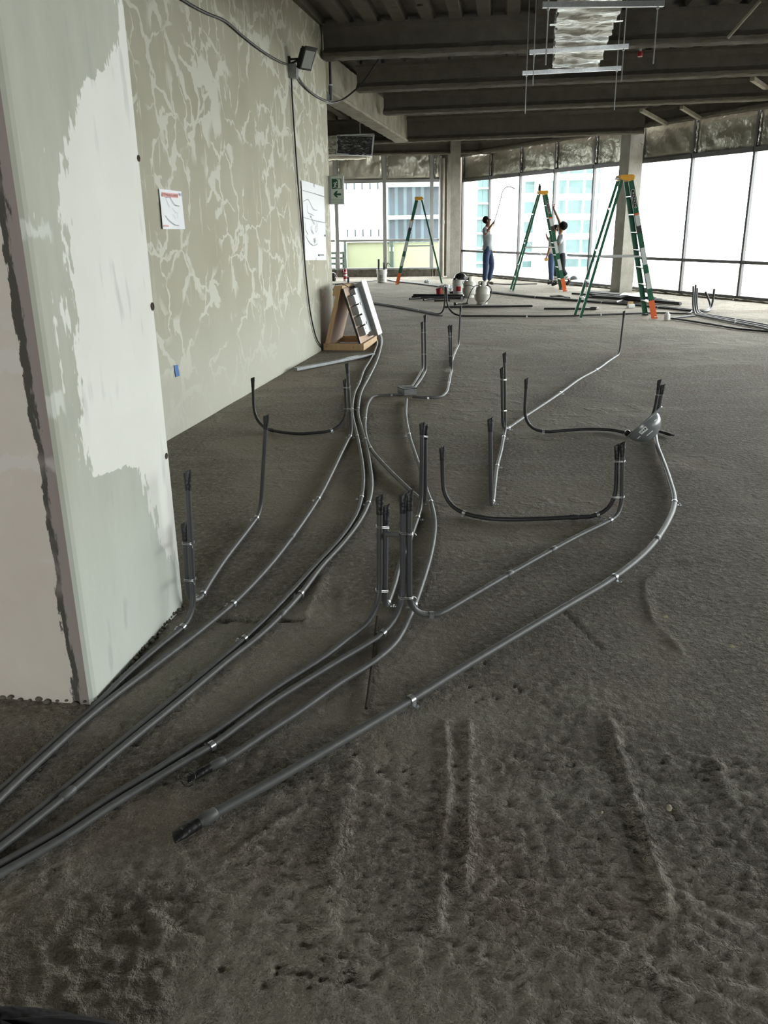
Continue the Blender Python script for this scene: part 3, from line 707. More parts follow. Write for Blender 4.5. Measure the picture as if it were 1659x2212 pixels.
def conduit(label, pts, r=.0125, top0=None, top1=None, straps=(), couplings=(), tape=(True, True), mat='conduit', bend=.13, n=10, group='conduit runs on the floor', z0=None, cat='conduit', steps=5):
    """pts: pixel centre-line on the slab; top0/top1: pixel of a stub-up's top standing over the first/last point"""
    z0 = r if z0 is None else z0
    fl = [F(u, v, z0) for u, v in pts]
    if pts[-1][0] < 0:            # runs on past the frame towards the near side of the room
        fl.append(fl[-1] + (fl[-1] - fl[-2]).normalized() * 1.8)
    path = catmull(fl, steps)
    def riser(path, T):
        B = path[0]; T = V(*T, B)
        d = path[1] - path[0]; acc = 0; cut = 0
        total = sum((path[i + 1] - path[i]).length for i in range(len(path) - 1))
        R = min(bend, total * .42, (T - B).length * .6)
        while cut < len(path) - 2 and acc < R:
            acc += (path[cut + 1] - path[cut]).length; cut += 1
        E_ = path[cut]; S_ = B + (T - B).normalized() * R
        arc = [S_ * (1 - t) ** 2 + B * (2 * t * (1 - t)) + E_ * t * t for t in [k / 7 for k in range(8)]]
        return [T, T + (S_ - T) * .33, T + (S_ - T) * .66] + arc + path[cut + 1:]
    if top0: path = riser(path, top0)
    if top1: path = riser(path[::-1], top1)[::-1]
    o = fl[0].copy(); o.z = 0
    b = MB(); b.tube(path, r, n)
    root = b.build('conduit', M[mat], origin=o, smooth=True); tag(root, label, cat, group)
    for (u, v) in straps:
        P, d = nearest(path, u, v, r * 1.6 if z0 < .03 else 9); strap(root, P, d, r)
    for (u, v) in couplings:
        P, d = nearest(path, u, v); sleeve(root, P, d, r, .05, mat)
    if tape[0]: tape_end(root, path[0], path[1], r)
    if tape[1]: tape_end(root, path[-1], path[-2], r)
    return root, path

def tie(root, A, Bp, r, turns=2):
    """tie wire looped round two neighbouring stub-ups"""
    b = MB(); ax = (Bp - A); ax.z = 0; L = ax.length; ax.normalize(); sd = Vector((-ax.y, ax.x, 0)); R = r + .002
    for k in range(turns):
        pts = []
        for j in range(17):
            a = 2 * math.pi * j / 16; c = math.cos(a)
            pts.append((A if c < 0 else Bp) + ax * (R * c) + sd * (R * math.sin(a)) + Vector((0, 0, .006 * k + .003 * math.sin(a))))
        b.tube(pts, .0011, 5)
    e = Bp + ax * R; b.tube([e, e + ax * .012 + Vector((0, 0, -.004)), e + ax * .016 + Vector((0, 0, -.012))], .001, 5)
    b.build('tie_wire', M['wire'], root, smooth=True)
def at_v(path, v, end):
    """point of a riser (at path start/end) whose image row is v"""
    seq = path if end == 0 else path[::-1]
    for a, c in zip(seq[:-1], seq[1:]):
        va, vc = PX(a)[1], PX(c)[1]
        if (va - v) * (vc - v) <= 0: return a + (c - a) * ((v - va) / (vc - va + 1e-9))
    return seq[0]

rA, rB = .0152, .0122
# nearest long run, from its taped open end to the stub-up behind the hard hat
c1, p1 = conduit('thickest grey conduit sweeping from its taped open end round to the grey hard hat', [(392, 1800), (450, 1765), (600, 1681), (740, 1599), (887, 1512), (1000, 1442), (1100, 1382), (1220, 1311), (1327, 1247), (1400, 1187), (1440, 1132), (1457, 1085), (1446, 1035), (1430, 990), (1419, 960), (1414, 925)], rA, None, (1431, 838), [(887, 1512), (1327, 1247), (1458, 1087)], [(458, 1762), (1420, 1163)])
c2, p2 = conduit('dark conduit running level from a lone bent stub-up into the hard hat', [(1131, 934), (1150, 933), (1170, 934), (1219, 930), (1276, 927), (1320, 929), (1360, 935), (1408, 923)], rB, (1137, 824), (1424, 827), [(1168, 934)], [], mat='conduit_dark', bend=.2)
b = MB(); tie(c1, at_v(p2, 852, 1), at_v(p1, 853, 1), rA); tie(c1, at_v(p2, 902, 1), at_v(p1, 902, 1), rA)
conduit('short black conduit offcut poking out from under the hard hat', [(1418, 930), (1432, 934), (1448, 939)], .011, tape=(False, True), mat='conduit_dark')
# loop with two stub-ups right of centre and its neighbour
c3, p3 = conduit('dark U-shaped conduit loop with a stub-up at either end', [(958, 1100), (985, 1107), (1003, 1110), (1050, 1119), (1100, 1122), (1180, 1120), (1240, 1117), (1283, 1115), (1330, 1106)], rB, (955, 974), (1333, 970), [(1003, 1110), (1283, 1115)], [(1238, 1117)], mat='conduit_dark', bend=.17)
c4, p4 = conduit('grey conduit rising beside the dark loop and again at the central stub-ups', [(1343, 1108), (1318, 1124), (1250, 1157), (1180, 1195), (1100, 1240), (1000, 1298), (960, 1321), (926, 1334), (884, 1336)], rB, (1345, 965), (884, 1074), [(1318, 1123), (926, 1334)], [(1192, 1188), (1100, 1240)], bend=.12)
tie(c3, at_v(p3, 996, 1), at_v(p4, 996, 0), rB); tie(c3, at_v(p3, 1073, 1), at_v(p4, 1073, 0), rB)
# cluster of four stub-ups in the middle
c5, p5 = conduit('grey conduit bending down from the third of the four central stub-ups', [(869, 1338), (858, 1350), (830, 1369), (702, 1445), (593, 1513), (521, 1564), (456, 1611), (394, 1647), (340, 1680), (237, 1743), (136, 1810), (0, 1888), (-120, 1955)], rB, (871, 1080), None, [(830, 1369), (456, 1611)], tape=(True, False), bend=.15)
c6, p6 = conduit('grey conduit bending down from the outermost of the four central stub-ups', [(820, 1330), (797, 1347), (751, 1380), (702, 1418), (593, 1488), (485, 1567), (430, 1603), (376, 1638), (330, 1668), (232, 1727), (130, 1795), (0, 1868), (-120, 1932)], rB, (820, 1083), None, [], tape=(True, False), bend=.16)
c7, p7 = conduit('grey conduit linking the shorter central stub-up to the tall pair behind it', [(831, 1322), (837, 1306), (852, 1263), (864, 1218), (887, 1162), (902, 1119), (909, 1096)], rB, (833, 1104), (912, 922), [(837, 1308), (902, 1119)], [], bend=.09)
tie(c6, at_v(p6, 1138, 0), at_v(p7, 1140, 0), rB); tie(c6, at_v(p6, 1276, 0), at_v(p7, 1277, 0), rB)
tie(c5, at_v(p5, 1150, 0), at_v(p4, 1152, 1), rB); tie(c5, at_v(p5, 1290, 0), at_v(p4, 1290, 1), rB)
q0, q1 = at_v(p7, 1154, 0), at_v(p5, 1154, 0)
b = MB(); b.tube([q0 + (q1 - q0) * .12, q1 - (q1 - q0) * .1], rB, 12); tag(b.build('spacer_pipe', M['conduit'], origin=q0, smooth=True), 'short grey spacer tube wired between the central stub-ups', 'pipe')
# long run from the box, past the cluster, to a taped open end
c8, p8 = conduit('grey conduit from the square box curving past the central stub-ups to a frayed taped end', [(878, 862), (877, 899), (884, 939), (895, 975), (910, 1019), (924, 1066), (931, 1085), (939, 1124), (937, 1163), (928, 1207), (913, 1257), (895, 1308), (881, 1341), (854, 1388), (810, 1427), (731, 1477), (655, 1531), (571, 1586), (496, 1636), (463, 1653), (420, 1676)], rB, None, None, [(884, 938), (931, 1085), (895, 1308)], [(468, 1650)], tape=(False, True))
b = MB()
for k in range(3):
    q = F(408 - 4 * k, 1683 + 2 * k, .02); b.tube([q + Vector((.02 * math.cos(a + k), .022 * math.sin(a + k), .004 * k + .012 * math.sin(a))) for a in [j * .7 for j in range(9)]], .0012, 5)
b.build('frayed_wire', M['tape'], c8, smooth=True)
c9, p9 = conduit('grey conduit curving from the square box to the short twin of the tall central pair', [(868, 852), (840, 853), (812, 855), (797, 868), (789, 905), (790, 939), (801, 969), (827, 1001), (866, 1040), (902, 1073), (919, 1086)], rB, None, (919, 928), [(848, 853), (789, 905), (801, 971)], [], tape=(False, True), bend=.05)
tie(c9, at_v(p7, 942, 1), at_v(p9, 944, 1), rB)
# pair behind the box and the pair to its right
cA, pA = conduit('taller conduit of the two rising behind the square box', [(920, 800), (911, 817), (900, 832), (893, 841)], rB, (918, 685), None, [], [], tape=(True, False), bend=.08)
cB, pB = conduit('shorter conduit of the two rising behind the square box', [(913, 797), (905, 812), (895, 828), (887, 839)], rB, (912, 700), None, [], [], tape=(True, False), bend=.06)
tie(cA, at_v(pB, 718, 0), at_v(pA, 718, 0), rB); tie(cA, at_v(pB, 765, 0), at_v(pA, 765, 0), rB)
cC, pC = conduit('dark conduit leaving the square box and bending up into a twin stub-up', [(892, 857), (925, 859), (950, 857), (963, 849), (969, 832), (973, 812), (976, 798)], rB, None, (975, 707), [(926, 859), (971, 826)], [], tape=(False, True), bend=.05)
cD, pD = conduit('slender conduit joining the twin stub-up to a lone riser farther back', [(973, 795), (979, 772), (985, 757), (991, 745)], rB, (970, 707), (995, 664), [], [], bend=.09)
tie(cC, at_v(pD, 727, 0), at_v(pC, 727, 1), rB); tie(cC, at_v(pD, 769, 0), at_v(pC, 769, 1), rB)
# square box
q = F(879, 850); rz = .32
jb = empty('junction_box', q, rz, 'square grey steel junction box with taped lid among the conduits', 'junction box')
for nm, c, sz, mt in [('base', (0, 0, .006), (.125, .20, .012), 'box'), ('side', (-.06, 0, .03), (.006, .20, .06), 'box'), ('side', (.06, 0, .03), (.006, .20, .06), 'box'), ('side', (0, -.098, .03), (.125, .006, .06), 'box'), ('side', (0, .098, .03), (.125, .006, .06), 'box')]:
    b = MB(); b.box(c, sz); b.build(nm, M[mt], jb, world=False)
for k in range(3):
    b = MB(); b.box((0, -.062 + .062 * k, .061), (.15, .042, .006)); b.build('tape_strip', M['tape'], jb, world=False)
# pair right of centre with the long diagonal run
cE, pE = conduit('grey conduit joining a lone stub-up to the taller of the right-centre pair', [(1061, 1094), (1065, 1082), (1069, 1046), (1074, 1007), (1082, 976), (1088, 945), (1091, 930)], rB, (1059, 912), (1090, 768), [(1065, 1085), (1074, 1007), (1088, 944)], [], bend=.05)
cF, pF = conduit('pale conduit running diagonally back from the right-centre pair to a thin riser', [(1086, 932), (1098, 925), (1134, 900), (1177, 872), (1211, 849), (1254, 818), (1289, 799), (1316, 780), (1338, 765)], rB, (1084, 801), (1348, 676), [(1099, 925), (1212, 848), (1290, 799)], [], bend=.1)
tie(cE, at_v(pF, 820, 0), at_v(pE, 820, 1), rB); tie(cE, at_v(pF, 887, 0), at_v(pE, 887, 1), rB)
# left side
cG, pG = conduit('grey conduit from the stub-up pair by the wall running diagonally to the near left edge', [(760, 938), (753, 948), (740, 973), (714, 1027), (687, 1078), (631, 1160), (577, 1228), (503, 1304), (450, 1348), (424, 1369), (339, 1434), (254, 1498), (186, 1553), (119, 1614), (34, 1692), (-40, 1765), (-120, 1842)], rB, (750, 791), None, [(755, 940), (687, 1078), (503, 1304)], [(631, 1160)], tape=(True, False), bend=.1)
cH, pH = conduit('dark U-shaped conduit loop beside the plaster wall', [(549, 920), (566, 924), (581, 928), (613, 934), (649, 937), (690, 934), (720, 931), (750, 925)], rB, (546, 822), (745, 826), [(567, 924), (720, 931)], [(586, 929)], mat='conduit_dark', bend=.2)
tie(cH, at_v(pH, 837, 1), at_v(pG, 837, 0), rB); tie(cH, at_v(pH, 883, 1), at_v(pG, 883, 0), rB)
cI, pI = conduit('grey conduit between the stub-up standing alone and the pilaster corner', [(563, 1108), (558, 1114), (534, 1146), (487, 1207), (458, 1250), (438, 1283), (424, 1303), (408, 1312)], rB, (575, 906), (399, 1140), [(560, 1111), (438, 1283)], [], bend=.1)
cJ, pJ = conduit('grey conduit bending down at the pilaster corner and following its foot', [(420, 1336), (407, 1345), (378, 1369), (339, 1400), (272, 1459), (215, 1516), (173, 1554), (113, 1606), (26, 1685), (-50, 1752), (-130, 1828)], rB, (405, 1030), None, [(407, 1345)], [], tape=(True, False), bend=.12)
tie(cJ, at_v(pI, 1173, 1), at_v(pJ, 1173, 0), rB); tie(cJ, at_v(pI, 1252, 1), at_v(pJ, 1252, 0), rB)
# twin runs from the wooden stand to the near left edge
cK, pK = conduit('outer one of the twin conduits snaking from the wooden stand to the near left edge', [(806, 702), (812, 712), (823, 724), (825, 738), (815, 777), (798, 813), (781, 845), (775, 871), (774, 896), (789, 950), (799, 1004), (803, 1048), (796, 1087), (776, 1127), (740, 1174), (693, 1225), (649, 1283), (595, 1341), (548, 1383), (500, 1420), (390, 1512), (237, 1637), (146, 1715), (0, 1832), (-90, 1900)], rB, None, None, [(798, 812), (774, 884), (789, 948), (796, 1087), (649, 1283)], [(607, 1328), (146, 1714)], tape=(False, False), steps=4)
cL, pL_ = conduit('inner one of the twin conduits snaking from the wooden stand to the near left edge', [(798, 712), (805, 724), (815, 738), (811, 754), (800, 777), (786, 800), (777, 826), (766, 849), (761, 880), (762, 900), (772, 943), (781, 990), (785, 1033), (781, 1075), (769, 1113), (736, 1163), (685, 1218), (631, 1277), (577, 1333), (527, 1380), (441, 1454), (378, 1506), (228, 1629), (136, 1707), (0, 1815), (-90, 1882)], rB, None, None, [(777, 826), (761, 884), (772, 943), (781, 1075), (527, 1380)], [], tape=(False, False), steps=4)
# far runs
conduit('black conduit sweeping from the wooden stand to the far forked riser', [(795, 652), (860, 662), (905, 670), (940, 677), (959, 680)], .014, None, (962, 622), [(905, 669)], [], tape=(False, True), mat='conduit_dark', bend=.22)
conduit('second black conduit lying close beside the one to the far forked riser', [(795, 653.5), (860, 664), (905, 672), (955, 682)], .011, tape=(False, False), mat='conduit_dark')
conduit('black conduit running from the far forked riser across to the bent pipes by the glass', [(967, 680), (985, 682), (1075, 682.5), (1180, 683), (1265, 681), (1345, 678), (1420, 676), (1484, 677), (1496, 671)], .016, (964, 624), None, [(1132, 683), (1297, 681)], [], tape=(True, False), mat='conduit_dark', bend=.35)
for k in range(2):
    conduit(['nearer', 'farther'][k] + ' of two long black conduits from the farthest ladder to the bent pipes', [(838, 604 - k), (858, 608 - k), (905, 613 - k), (960, 620 - k), (1000, 626 - k), (1060, 631 - k), (1110, 637 - k), (1170, 643 - k), (1240, 648.5 - k), (1300, 653.5 - 1.5 * k), (1380, 660 - 2 * k), (1450, 667 - 2 * k), (1518, 673 - 2 * k), (1538, 668 - 4 * k)], .020, None, [(1543, 624), (1524, 630)][k], [(1152, 641), (1297, 653), (1424, 665)] if k == 0 else [], [], tape=(False, False), mat='conduit_dark', bend=.4)
for k, (t, l) in enumerate([((1498, 618), 'leftmost'), ((1503, 615), 'middle'), ((1506, 622), 'rightmost')]):
    conduit('%s of three bent steel conduits standing by the glass and running out of frame' % l, [(1496 + 4 * k, 676 - 2 * k), (1504 + 3 * k, 680 - 3 * k), (1520, 683 - 2.5 * k), (1590, 697 - 3.5 * k), (1640, 707 - 4 * k), (1700, 721 - 5 * k)], .018, t, None, [(1592, 697 - 3.5 * k)], [], tape=(False, False), bend=.45)
conduit('black conduit lying nearest the frame edge in front of the bent pipes', [(1452, 688), (1475, 691), (1540, 701), (1600, 711), (1660, 716), (1700, 718)], .016, tape=(True, False), mat='conduit_dark')
conduit('short dark conduit between the white paint tin and the bent pipes', [(1452, 687), (1475, 684.5), (1497, 682)], .017, tape=(True, True), mat='conduit_dark')
conduit('thin black conduit on the floor behind the standing man', [(1060, 612.5), (1100, 614), (1160, 613)], .014, tape=(False, False), mat='conduit_dark')
conduit('thin dark cable conduit across the floor beyond the wooden stand', [(708, 614.5), (760, 611), (815, 606)], .012, tape=(False, False), mat='conduit_dark')
conduit('lone black stub pipe standing beyond the wooden stand', [(752.5, 612), (752.8, 611.5)], .03, (752, 598), None, tape=(False, False), mat='conduit_dark', bend=.02)
# loose lengths
def loose(px, r, label, mat='conduit_dark', group='loose conduit lengths', z=None):
    b = MB(); P = [F(u, v, r if z is None else z) for u, v in px]; b.tube(catmull(P, 4), r, 8); o = P[0].copy(); o.z = 0
    tag(b.build('loose_pipe', M[mat], origin=o, smooth=True), label, 'pipe', group)
loose([(958, 663.5), (1150, 661)], .021, 'long black pipe lying straight in front of the gas cylinders')
loose([(938, 649.5), (972, 649)], .018, 'short black pipe lying left of the gas cylinders')
loose([(1175, 667), (1288, 667.5)], .02, 'black pipe lying in front of the tallest ladder with a hook behind it')
loose([(1262, 667.5), (1275, 664.5), (1290, 665), (1288, 667), (1270, 668)], .016, 'small black hooked pipe beside the tallest ladder')
loose([(1188, 640), (1210, 639.5), (1230, 643.5)], .02, 'short curved black pipe lying across the pair of conduits')
for k, (a, c) in enumerate([((893, 637), (1000, 638)), ((890, 641), (1000, 643)), ((884, 645.5), (985, 638)), ((915, 648), (960, 641.5)), ((900, 639), (1004, 645)), ((908, 643), (1004, 641))]):
    loose([a, c], .022, ['topmost', 'second', 'lowest protruding', 'thin slanted', 'lower stacked', 'inner stacked'][k] + ' black pipe of the heap beside the pails', 'conduit_dark', 'heap of black pipes beside the pails', z=.024 + (.04 if k in (0, 5) else 0))
for k in range(14):
    a = (1262 + random.uniform(-2, 22) + 4 * (k % 3), 629 + k * .95); c = (1395 + 6 * k + random.uniform(-8, 8), 641 + k * 1.25)
    loose([a, c], .024, 'black pipe in the long stack under the windows', 'conduit_dark', 'stack of black pipes under the windows', z=.03 + .045 * ((k % 4) // 2))
loose([(1236, 634), (1330, 641), (1395, 650)], .022, 'longest black pipe jutting out of the stack under the windows')
loose([(1331, 653), (1380, 637)], .02, 'grey pipe leaning on the stack under the windows', 'conduit', z=.05)
loose([(815, 1332), (806, 1420), (791, 1530)], .0055, 'rusty steel bar lying on the slab beneath the grey conduits', 'rust')

# ------------------------------------------------------------------ wooden stand with temporary power outlets
a0 = F(699, 757); b0 = F(786, 758); ex = (b0 - a0).normalized(); St_rz = math.atan2(ex.y, ex.x) - .02
st = empty('power_stand', a0, St_rz, 'A-shaped wooden stand carrying a row of electrical outlets beside the plaster wall', 'stand')
W_, D_, H_ = (b0 - a0).length, .86, .80
for nm, c, sz in [('base_plank', (W_ / 2, .012, .048), (W_, .024, .09)), ('base_plank', (W_ / 2, D_, .048), (W_, .024, .09)), ('base_plank', (.012, D_ / 2, .048), (.024, D_ - .03, .09)), ('base_plank', (W_ - .012, D_ / 2, .048), (.024, D_ - .03, .09))]:
    b = MB(); b.box(c, sz); b.build(nm, M['wood'], st, world=False)
for sx in (.05, .51, .68):
    b = MB(); b.ellipsoid((sx * .8, -.002, .05), (.006, .003, .006), 8, 5); b.build('nail_head', M['rust'], st, world=False, smooth=True)
ap = Vector((.265, 0, H_))
def board(nm, p, q, y0, y1, th, mat, shift=0.0):
    d = (q - p); n = Vector((-d.z, 0, d.x)).normalized(); b = MB()
    P = [p + n * (th / 2 + shift), p - n * (th / 2 - shift), q - n * (th / 2 - shift), q + n * (th / 2 + shift)]
    vs = [Vector((v.x, y, v.z)) for y in (y0, y1) for v in P]
    b.add(vs, [(0, 1, 2, 3), (7, 6, 5, 4), (0, 4, 5, 1), (1, 5, 6, 2), (2, 6, 7, 3), (3, 7, 4, 0)]); return b.build(nm, M[mat], st, world=False)
board('side_board', Vector((.045, 0, .07)), ap - Vector((.02, 0, 0)), .02, D_ - .02, .022, 'ply')
board('edge_batten', Vector((.045, 0, .07)), ap - Vector((.03, 0, 0)), 0.0, .04, .05, 'wood')
rb0 = Vector((W_ - .045, 0, .07)); rb1 = ap + Vector((.015, 0, -.005))
board('side_board', rb0, rb1, .02, D_ - .02, .022, 'ply')
board('edge_strip', rb0, rb1, 0.005, .022, .026, 'black')
b = MB(); b.box((ap.x - .05, D_ * .45, H_ + .005), (.11, D_ * .8, .045)); b.build('ridge_block', M['wood'], st, world=False)
b = MB(); b.box((ap.x - .075, .02, H_ - .05), (.07, .05, .1), Matrix.Rotation(.22, 3, 'Y')); b.build('ridge_block', M['wood'], st, world=False)
sd = (rb0 - rb1); sl = sd.length; sd.normalize(); sn = Vector((-sd.z, 0, sd.x)); sn = sn if sn.x > 0 else -sn
Rb = Matrix((sn, Vector((0, 1, 0)), -sd)).transposed()
def onb(t, y, o): return rb1 + sd * (sl * t) + Vector((0, y, 0)) + sn * o
for k, t in enumerate((.235, .415, .60, .785)):
    b = MB(); b.box(onb(t, .17, .05), (.085, .17, .115), Rb); bx = b.build('outlet_box', M['box'], st, world=False)
    b = MB(); b.box(onb(t, .17, .096), (.006, .15, .10), Rb); b.build('cover_plate', M['white_pl'], bx, world=False)
    for dz in (-.022, .022):
        b = MB(); b.box(onb(t, .17, .1) + (-sd) * dz, (.004, .04, .028), Rb); b.build('socket', M['label'] if k < 3 else M['black'], bx, world=False)
b = MB(); b.box(onb(.45, .40, .05), (.075, .26, .60), Rb); b.build('wiring_trough', M['box'], st, world=False)
for t in (.33, .68):
    b = MB(); b.lathe([(.0, .006), (.02, .006), (.022, 0)], 14, onb(t, .36, .09), axis=Matrix((Vector((0, 1, 0)), Rb @ Vector((0, 0, 1)), sn)).transposed()); b.build('knockout', M['box'], st, world=False)
b = MB(); b.box(onb(.46, .66, .075), (.14, .24, .72), Rb); b.build('breaker_panel', M['box'], st, world=False)
b = MB(); b.box(onb(.46, .66, .15), (.012, .27, .76), Rb); pc = b.build('panel_cover', M['white_pl'], st, world=False)
for t, h in ((.2, .04), (.3, .06), (.37, .05), (.62, .03)):
    b = MB(); b.box(onb(t, .63, .157), (.003, .07, h), Rb); b.build('printed_label', M['label'], pc, world=False)
b = MB(); b.tube([(ap.x - .14, .1, H_ - .03), (ap.x - .10, .11, H_ + .04), (ap.x - .02, .13, H_ + .05), (ap.x + .05, .15, H_ + .015), (ap.x + .09, .17, H_ - .03)], .005, 7); b.build('power_cord', M['rubber'], st, world=False, smooth=True)
b = MB(); b.tube([(ap.x + .06, .22, H_ - .005), (ap.x + .12, .26, H_ + .005)], .014, 8); b.build('plug', M['black'], st, world=False, smooth=True)

# metal channel on the floor
q0 = F(638, 801); q1 = F(806, 768); d = (q1 - q0).normalized(); sdv = Vector((d.y, -d.x, 0)); b = MB()
vs = []
for p in (q0, q1): vs += [p + sdv * a + Vector((0, 0, z)) for a, z in ((-.032, .002), (-.032, .034), (-.02, .036), (.02, .036), (.032, .034), (.032, .002))]
b.add(vs, [(i, i + 1, 7 + i, 6 + i) for i in range(5)] + [(0, 5, 4, 3, 2, 1)]); tag(b.build('metal_channel', M['box'], origin=q0), 'grey metal channel lying on the floor by the wooden stand', 'metal channel')
# ------------------------------------------------------------------ hard hats
def hard_hat(name, pos, zdir, xdir, label, mat='hat', s=1.0, sticker=False, bands=True):
    z = Vector(zdir).normalized(); x = Vector(xdir); x = (x - z * x.dot(z)).normalized(); y = z.cross(x); R = Matrix((x, y, z)).transposed()
    low = []
    root = empty(name, pos, 0, label, 'hard hat'); T = lambda p: Vector(pos) + R @ (Vector(p) * s)
    rx, ry, rz = .135, .112, .118
    b = MB(); n, m = 32, 10; vs = []; 
    for i in range(m + 1):
        th = math.pi / 2 * i / m
        for j in range(n):
            ph = 2 * math.pi * j / n; rr = math.sin(th); rid = 1 + (.03 * math.exp(-((math.sin(ph)) / .12) ** 2) * math.sin(th) * 0 + .035 * max(0, 1 - abs(math.sin(ph)) * 9) * math.cos(th))
            vs.append(T((rx * rr * math.cos(ph), ry * rr * math.sin(ph), rz * math.cos(th) * rid)))
    b.add(vs, [(i * n + j, (i + 1) * n + j, (i + 1) * n + (j + 1) % n, i * n + (j + 1) % n) for i in range(m) for j in range(n)])
    sh = b.build('shell', M[mat], root, smooth=True)
    b = MB(); vs = []
    for k, (e, dz) in enumerate(((1.0, .004), (1.0, -.002), (1.0, 0))):
        for j in range(n):
            ph = 2 * math.pi * j / n; w = (.014 + .04 * max(0, math.cos(ph)) ** 1.5) if k else -.002
            vs.append(T(((rx + w) * math.cos(ph), (ry + min(w, .016)) * math.sin(ph), dz - (.012 * max(0, math.cos(ph)) if k else 0) - (.004 if k == 1 else 0))))
    b.add(vs, [(k * n + j, k * n + (j + 1) % n, ((k + 1) % 3) * n + (j + 1) % n, ((k + 1) % 3) * n + j) for k in range(3) for j in range(n)])
    b.build('brim', M[mat], root, smooth=True)
    b = MB(); b.tube([T((.105 * math.cos(a), .088 * math.sin(a), .012)) for a in [2 * math.pi * j / 20 for j in range(21)]], .012 * s, 6, False); b.build('headband', M['black'], root, smooth=True)
    b = MB(); b.ellipsoid(T((-.125, 0, -.022)), (.024 * s, .05 * s, .026 * s), 12, 8, R); b.build('ratchet', M['black'], root, smooth=True)
    def patch(nm, az, el, w, h, mt, lift=1.012):
        bb = MB(); vs = []
        for i in range(5):
            for j in range(9):
                a = az + (j / 8 - .5) * w; t = el + (i / 4 - .5) * h
                vs.append(T((rx * lift * math.cos(t) * math.cos(a), ry * lift * math.cos(t) * math.sin(a), rz * lift * math.sin(t))))
        bb.add(vs, [(i * 9 + j, i * 9 + j + 1, (i + 1) * 9 + j + 1, (i + 1) * 9 + j) for i in range(4) for j in range(8)]); return bb.build(nm, M[mt], root, smooth=True)
    wl = R.transposed() @ (CP - Vector(pos)).normalized(); az = math.atan2(wl.y / ry, wl.x / rx)
    if sticker:
        ps = patch('name_sticker', az + .2, .36, .5, .26, 'reflect')
        for k, (da, w) in enumerate(((-.15, .10), (-.03, .07), (.08, .07), (.16, .06))):
            q = patch('name_mark', az + .2 + da, .34, w, .10, 'ink_dark' if k < 2 else 'ink', 1.02); q.parent = ps; q.matrix_parent_inverse = Matrix.Identity(4)
    if bands:
        for da, e, w in ((-.75, .32, .22), (.75, .5, .3), (.05, .78, .6)): patch('reflective_strip', az + da, e, w, .06, 'reflect')
    return root
hp = F(1393, 958, .0); hard_hat('hard_hat', Vector((hp.x, hp.y, .118)) + Vector((-.02, .02, .02)), (.60, -.42, -.68), (.62, .20, .75), 'grey hard hat lying on its crown against the paired stub-ups', sticker=True)

# ------------------------------------------------------------------ things on the plaster wall
Rw = Matrix((WE, -WNR, Vector((0, 0, 1)))).transposed()
def sheet_px(name, c, label, cat, mat, offs=.004, nx=8, nz=8, wave=.004):
    A, B, C_, D = [wallpt(u, v, offs) for u, v in c]; b = MB(); vs = []
    for k in range(nz + 1):
        for i in range(nx + 1):
            p = (A + (B - A) * (i / nx)) * (1 - k / nz) + (D + (C_ - D) * (i / nx)) * (k / nz)
            vs.append(p + WNR * (wave * (1 + math.sin(5 * i / nx + 2.0 * k / nz))))
    vs += [p + WNR * .0008 for p in vs]; N = (nx + 1) * (nz + 1)
    fs = [(k * (nx + 1) + i, k * (nx + 1) + i + 1, (k + 1) * (nx + 1) + i + 1, (k + 1) * (nx + 1) + i) for k in range(nz) for i in range(nx)]
    b.add(vs, fs + [tuple(q + N for q in f[::-1]) for f in fs])
    return tag(b.build(name, M[mat], origin=A, smooth=True), label, cat)
def draw(root, px, mat, r=.003, offs=.0155, name='printed_line'):
    b = MB(); P = [wallpt(u, v, offs) for u, v in px]; P = catmull(P, 4) if len(P) > 2 else P
    vs = []
    for i, p in enumerate(P):
        t = (P[min(i + 1, len(P) - 1)] - P[max(i - 1, 0)]).normalized(); s_ = t.cross(WNR).normalized()
        vs += [p - s_ * r, p + s_ * r]
    b.add(vs, [(2 * i, 2 * i + 1, 2 * i + 3, 2 * i + 2) for i in range(len(P) - 1)]); b.build(name, M[mat], root)
p1_ = sheet_px('safety_notice', [(341, 408), (390.5, 413.5), (397, 495), (348.5, 495)], 'white printed notice with a red heading near the pilaster', 'notice', 'paper')
def z1(x, y): return (335 + x / 22.11, 400 + y / 22.12)
for y in (395, 440, 480): draw(p1_, [z1(245, y), z1(640, y + 45), z1(1010, y + 75)], 'ink_red', .009, name='printed_heading')
draw(p1_, [z1(1145, 390), z1(1150, 520)], 'ink_blue', .014, name='printed_emblem')
draw(p1_, [z1(390, 590), z1(640, 600), z1(730, 750), z1(860, 930), z1(1080, 1010)], 'ink', .0025)
draw(p1_, [z1(400, 1450), z1(520, 1610), z1(720, 1790), z1(900, 1900), z1(1060, 1935)], 'ink', .0025)
draw(p1_, [z1(740, 1100), z1(850, 1250), z1(960, 1350)], 'ink', .0016)
draw(p1_, [z1(430, 640), z1(540, 900), z1(620, 1060)], 'ink', .0016)
draw(p1_, [z1(780, 1400), z1(870, 1600)], 'ink', .002); draw(p1_, [z1(990, 1300), z1(990, 1600)], 'ink', .0016)
draw(p1_, [z1(330, 1940), z1(560, 1950)], 'ink_red', .006)
p2_ = sheet_px('floor_plan', [(649, 389), (699, 404), (703, 562), (657, 562)], 'large white floor plan sheet taped to the wall beside the exit sign', 'drawing', 'paper', wave=.006)
def z2(x, y): return (640 + x / 11.64, 380 + y / 11.64)
OF = .021
draw(p2_, [z2(120, 365), z2(400, 440), z2(700, 530)], 'ink', .0035, OF, 'fold_line'); draw(p2_, [z2(140, 1045), z2(420, 1120), z2(715, 1180)], 'ink', .0035, OF, 'fold_line')
draw(p2_, [z2(140, 640), z2(260, 600), z2(330, 720), z2(400, 840), z2(490, 865)], 'ink', .0035, OF)
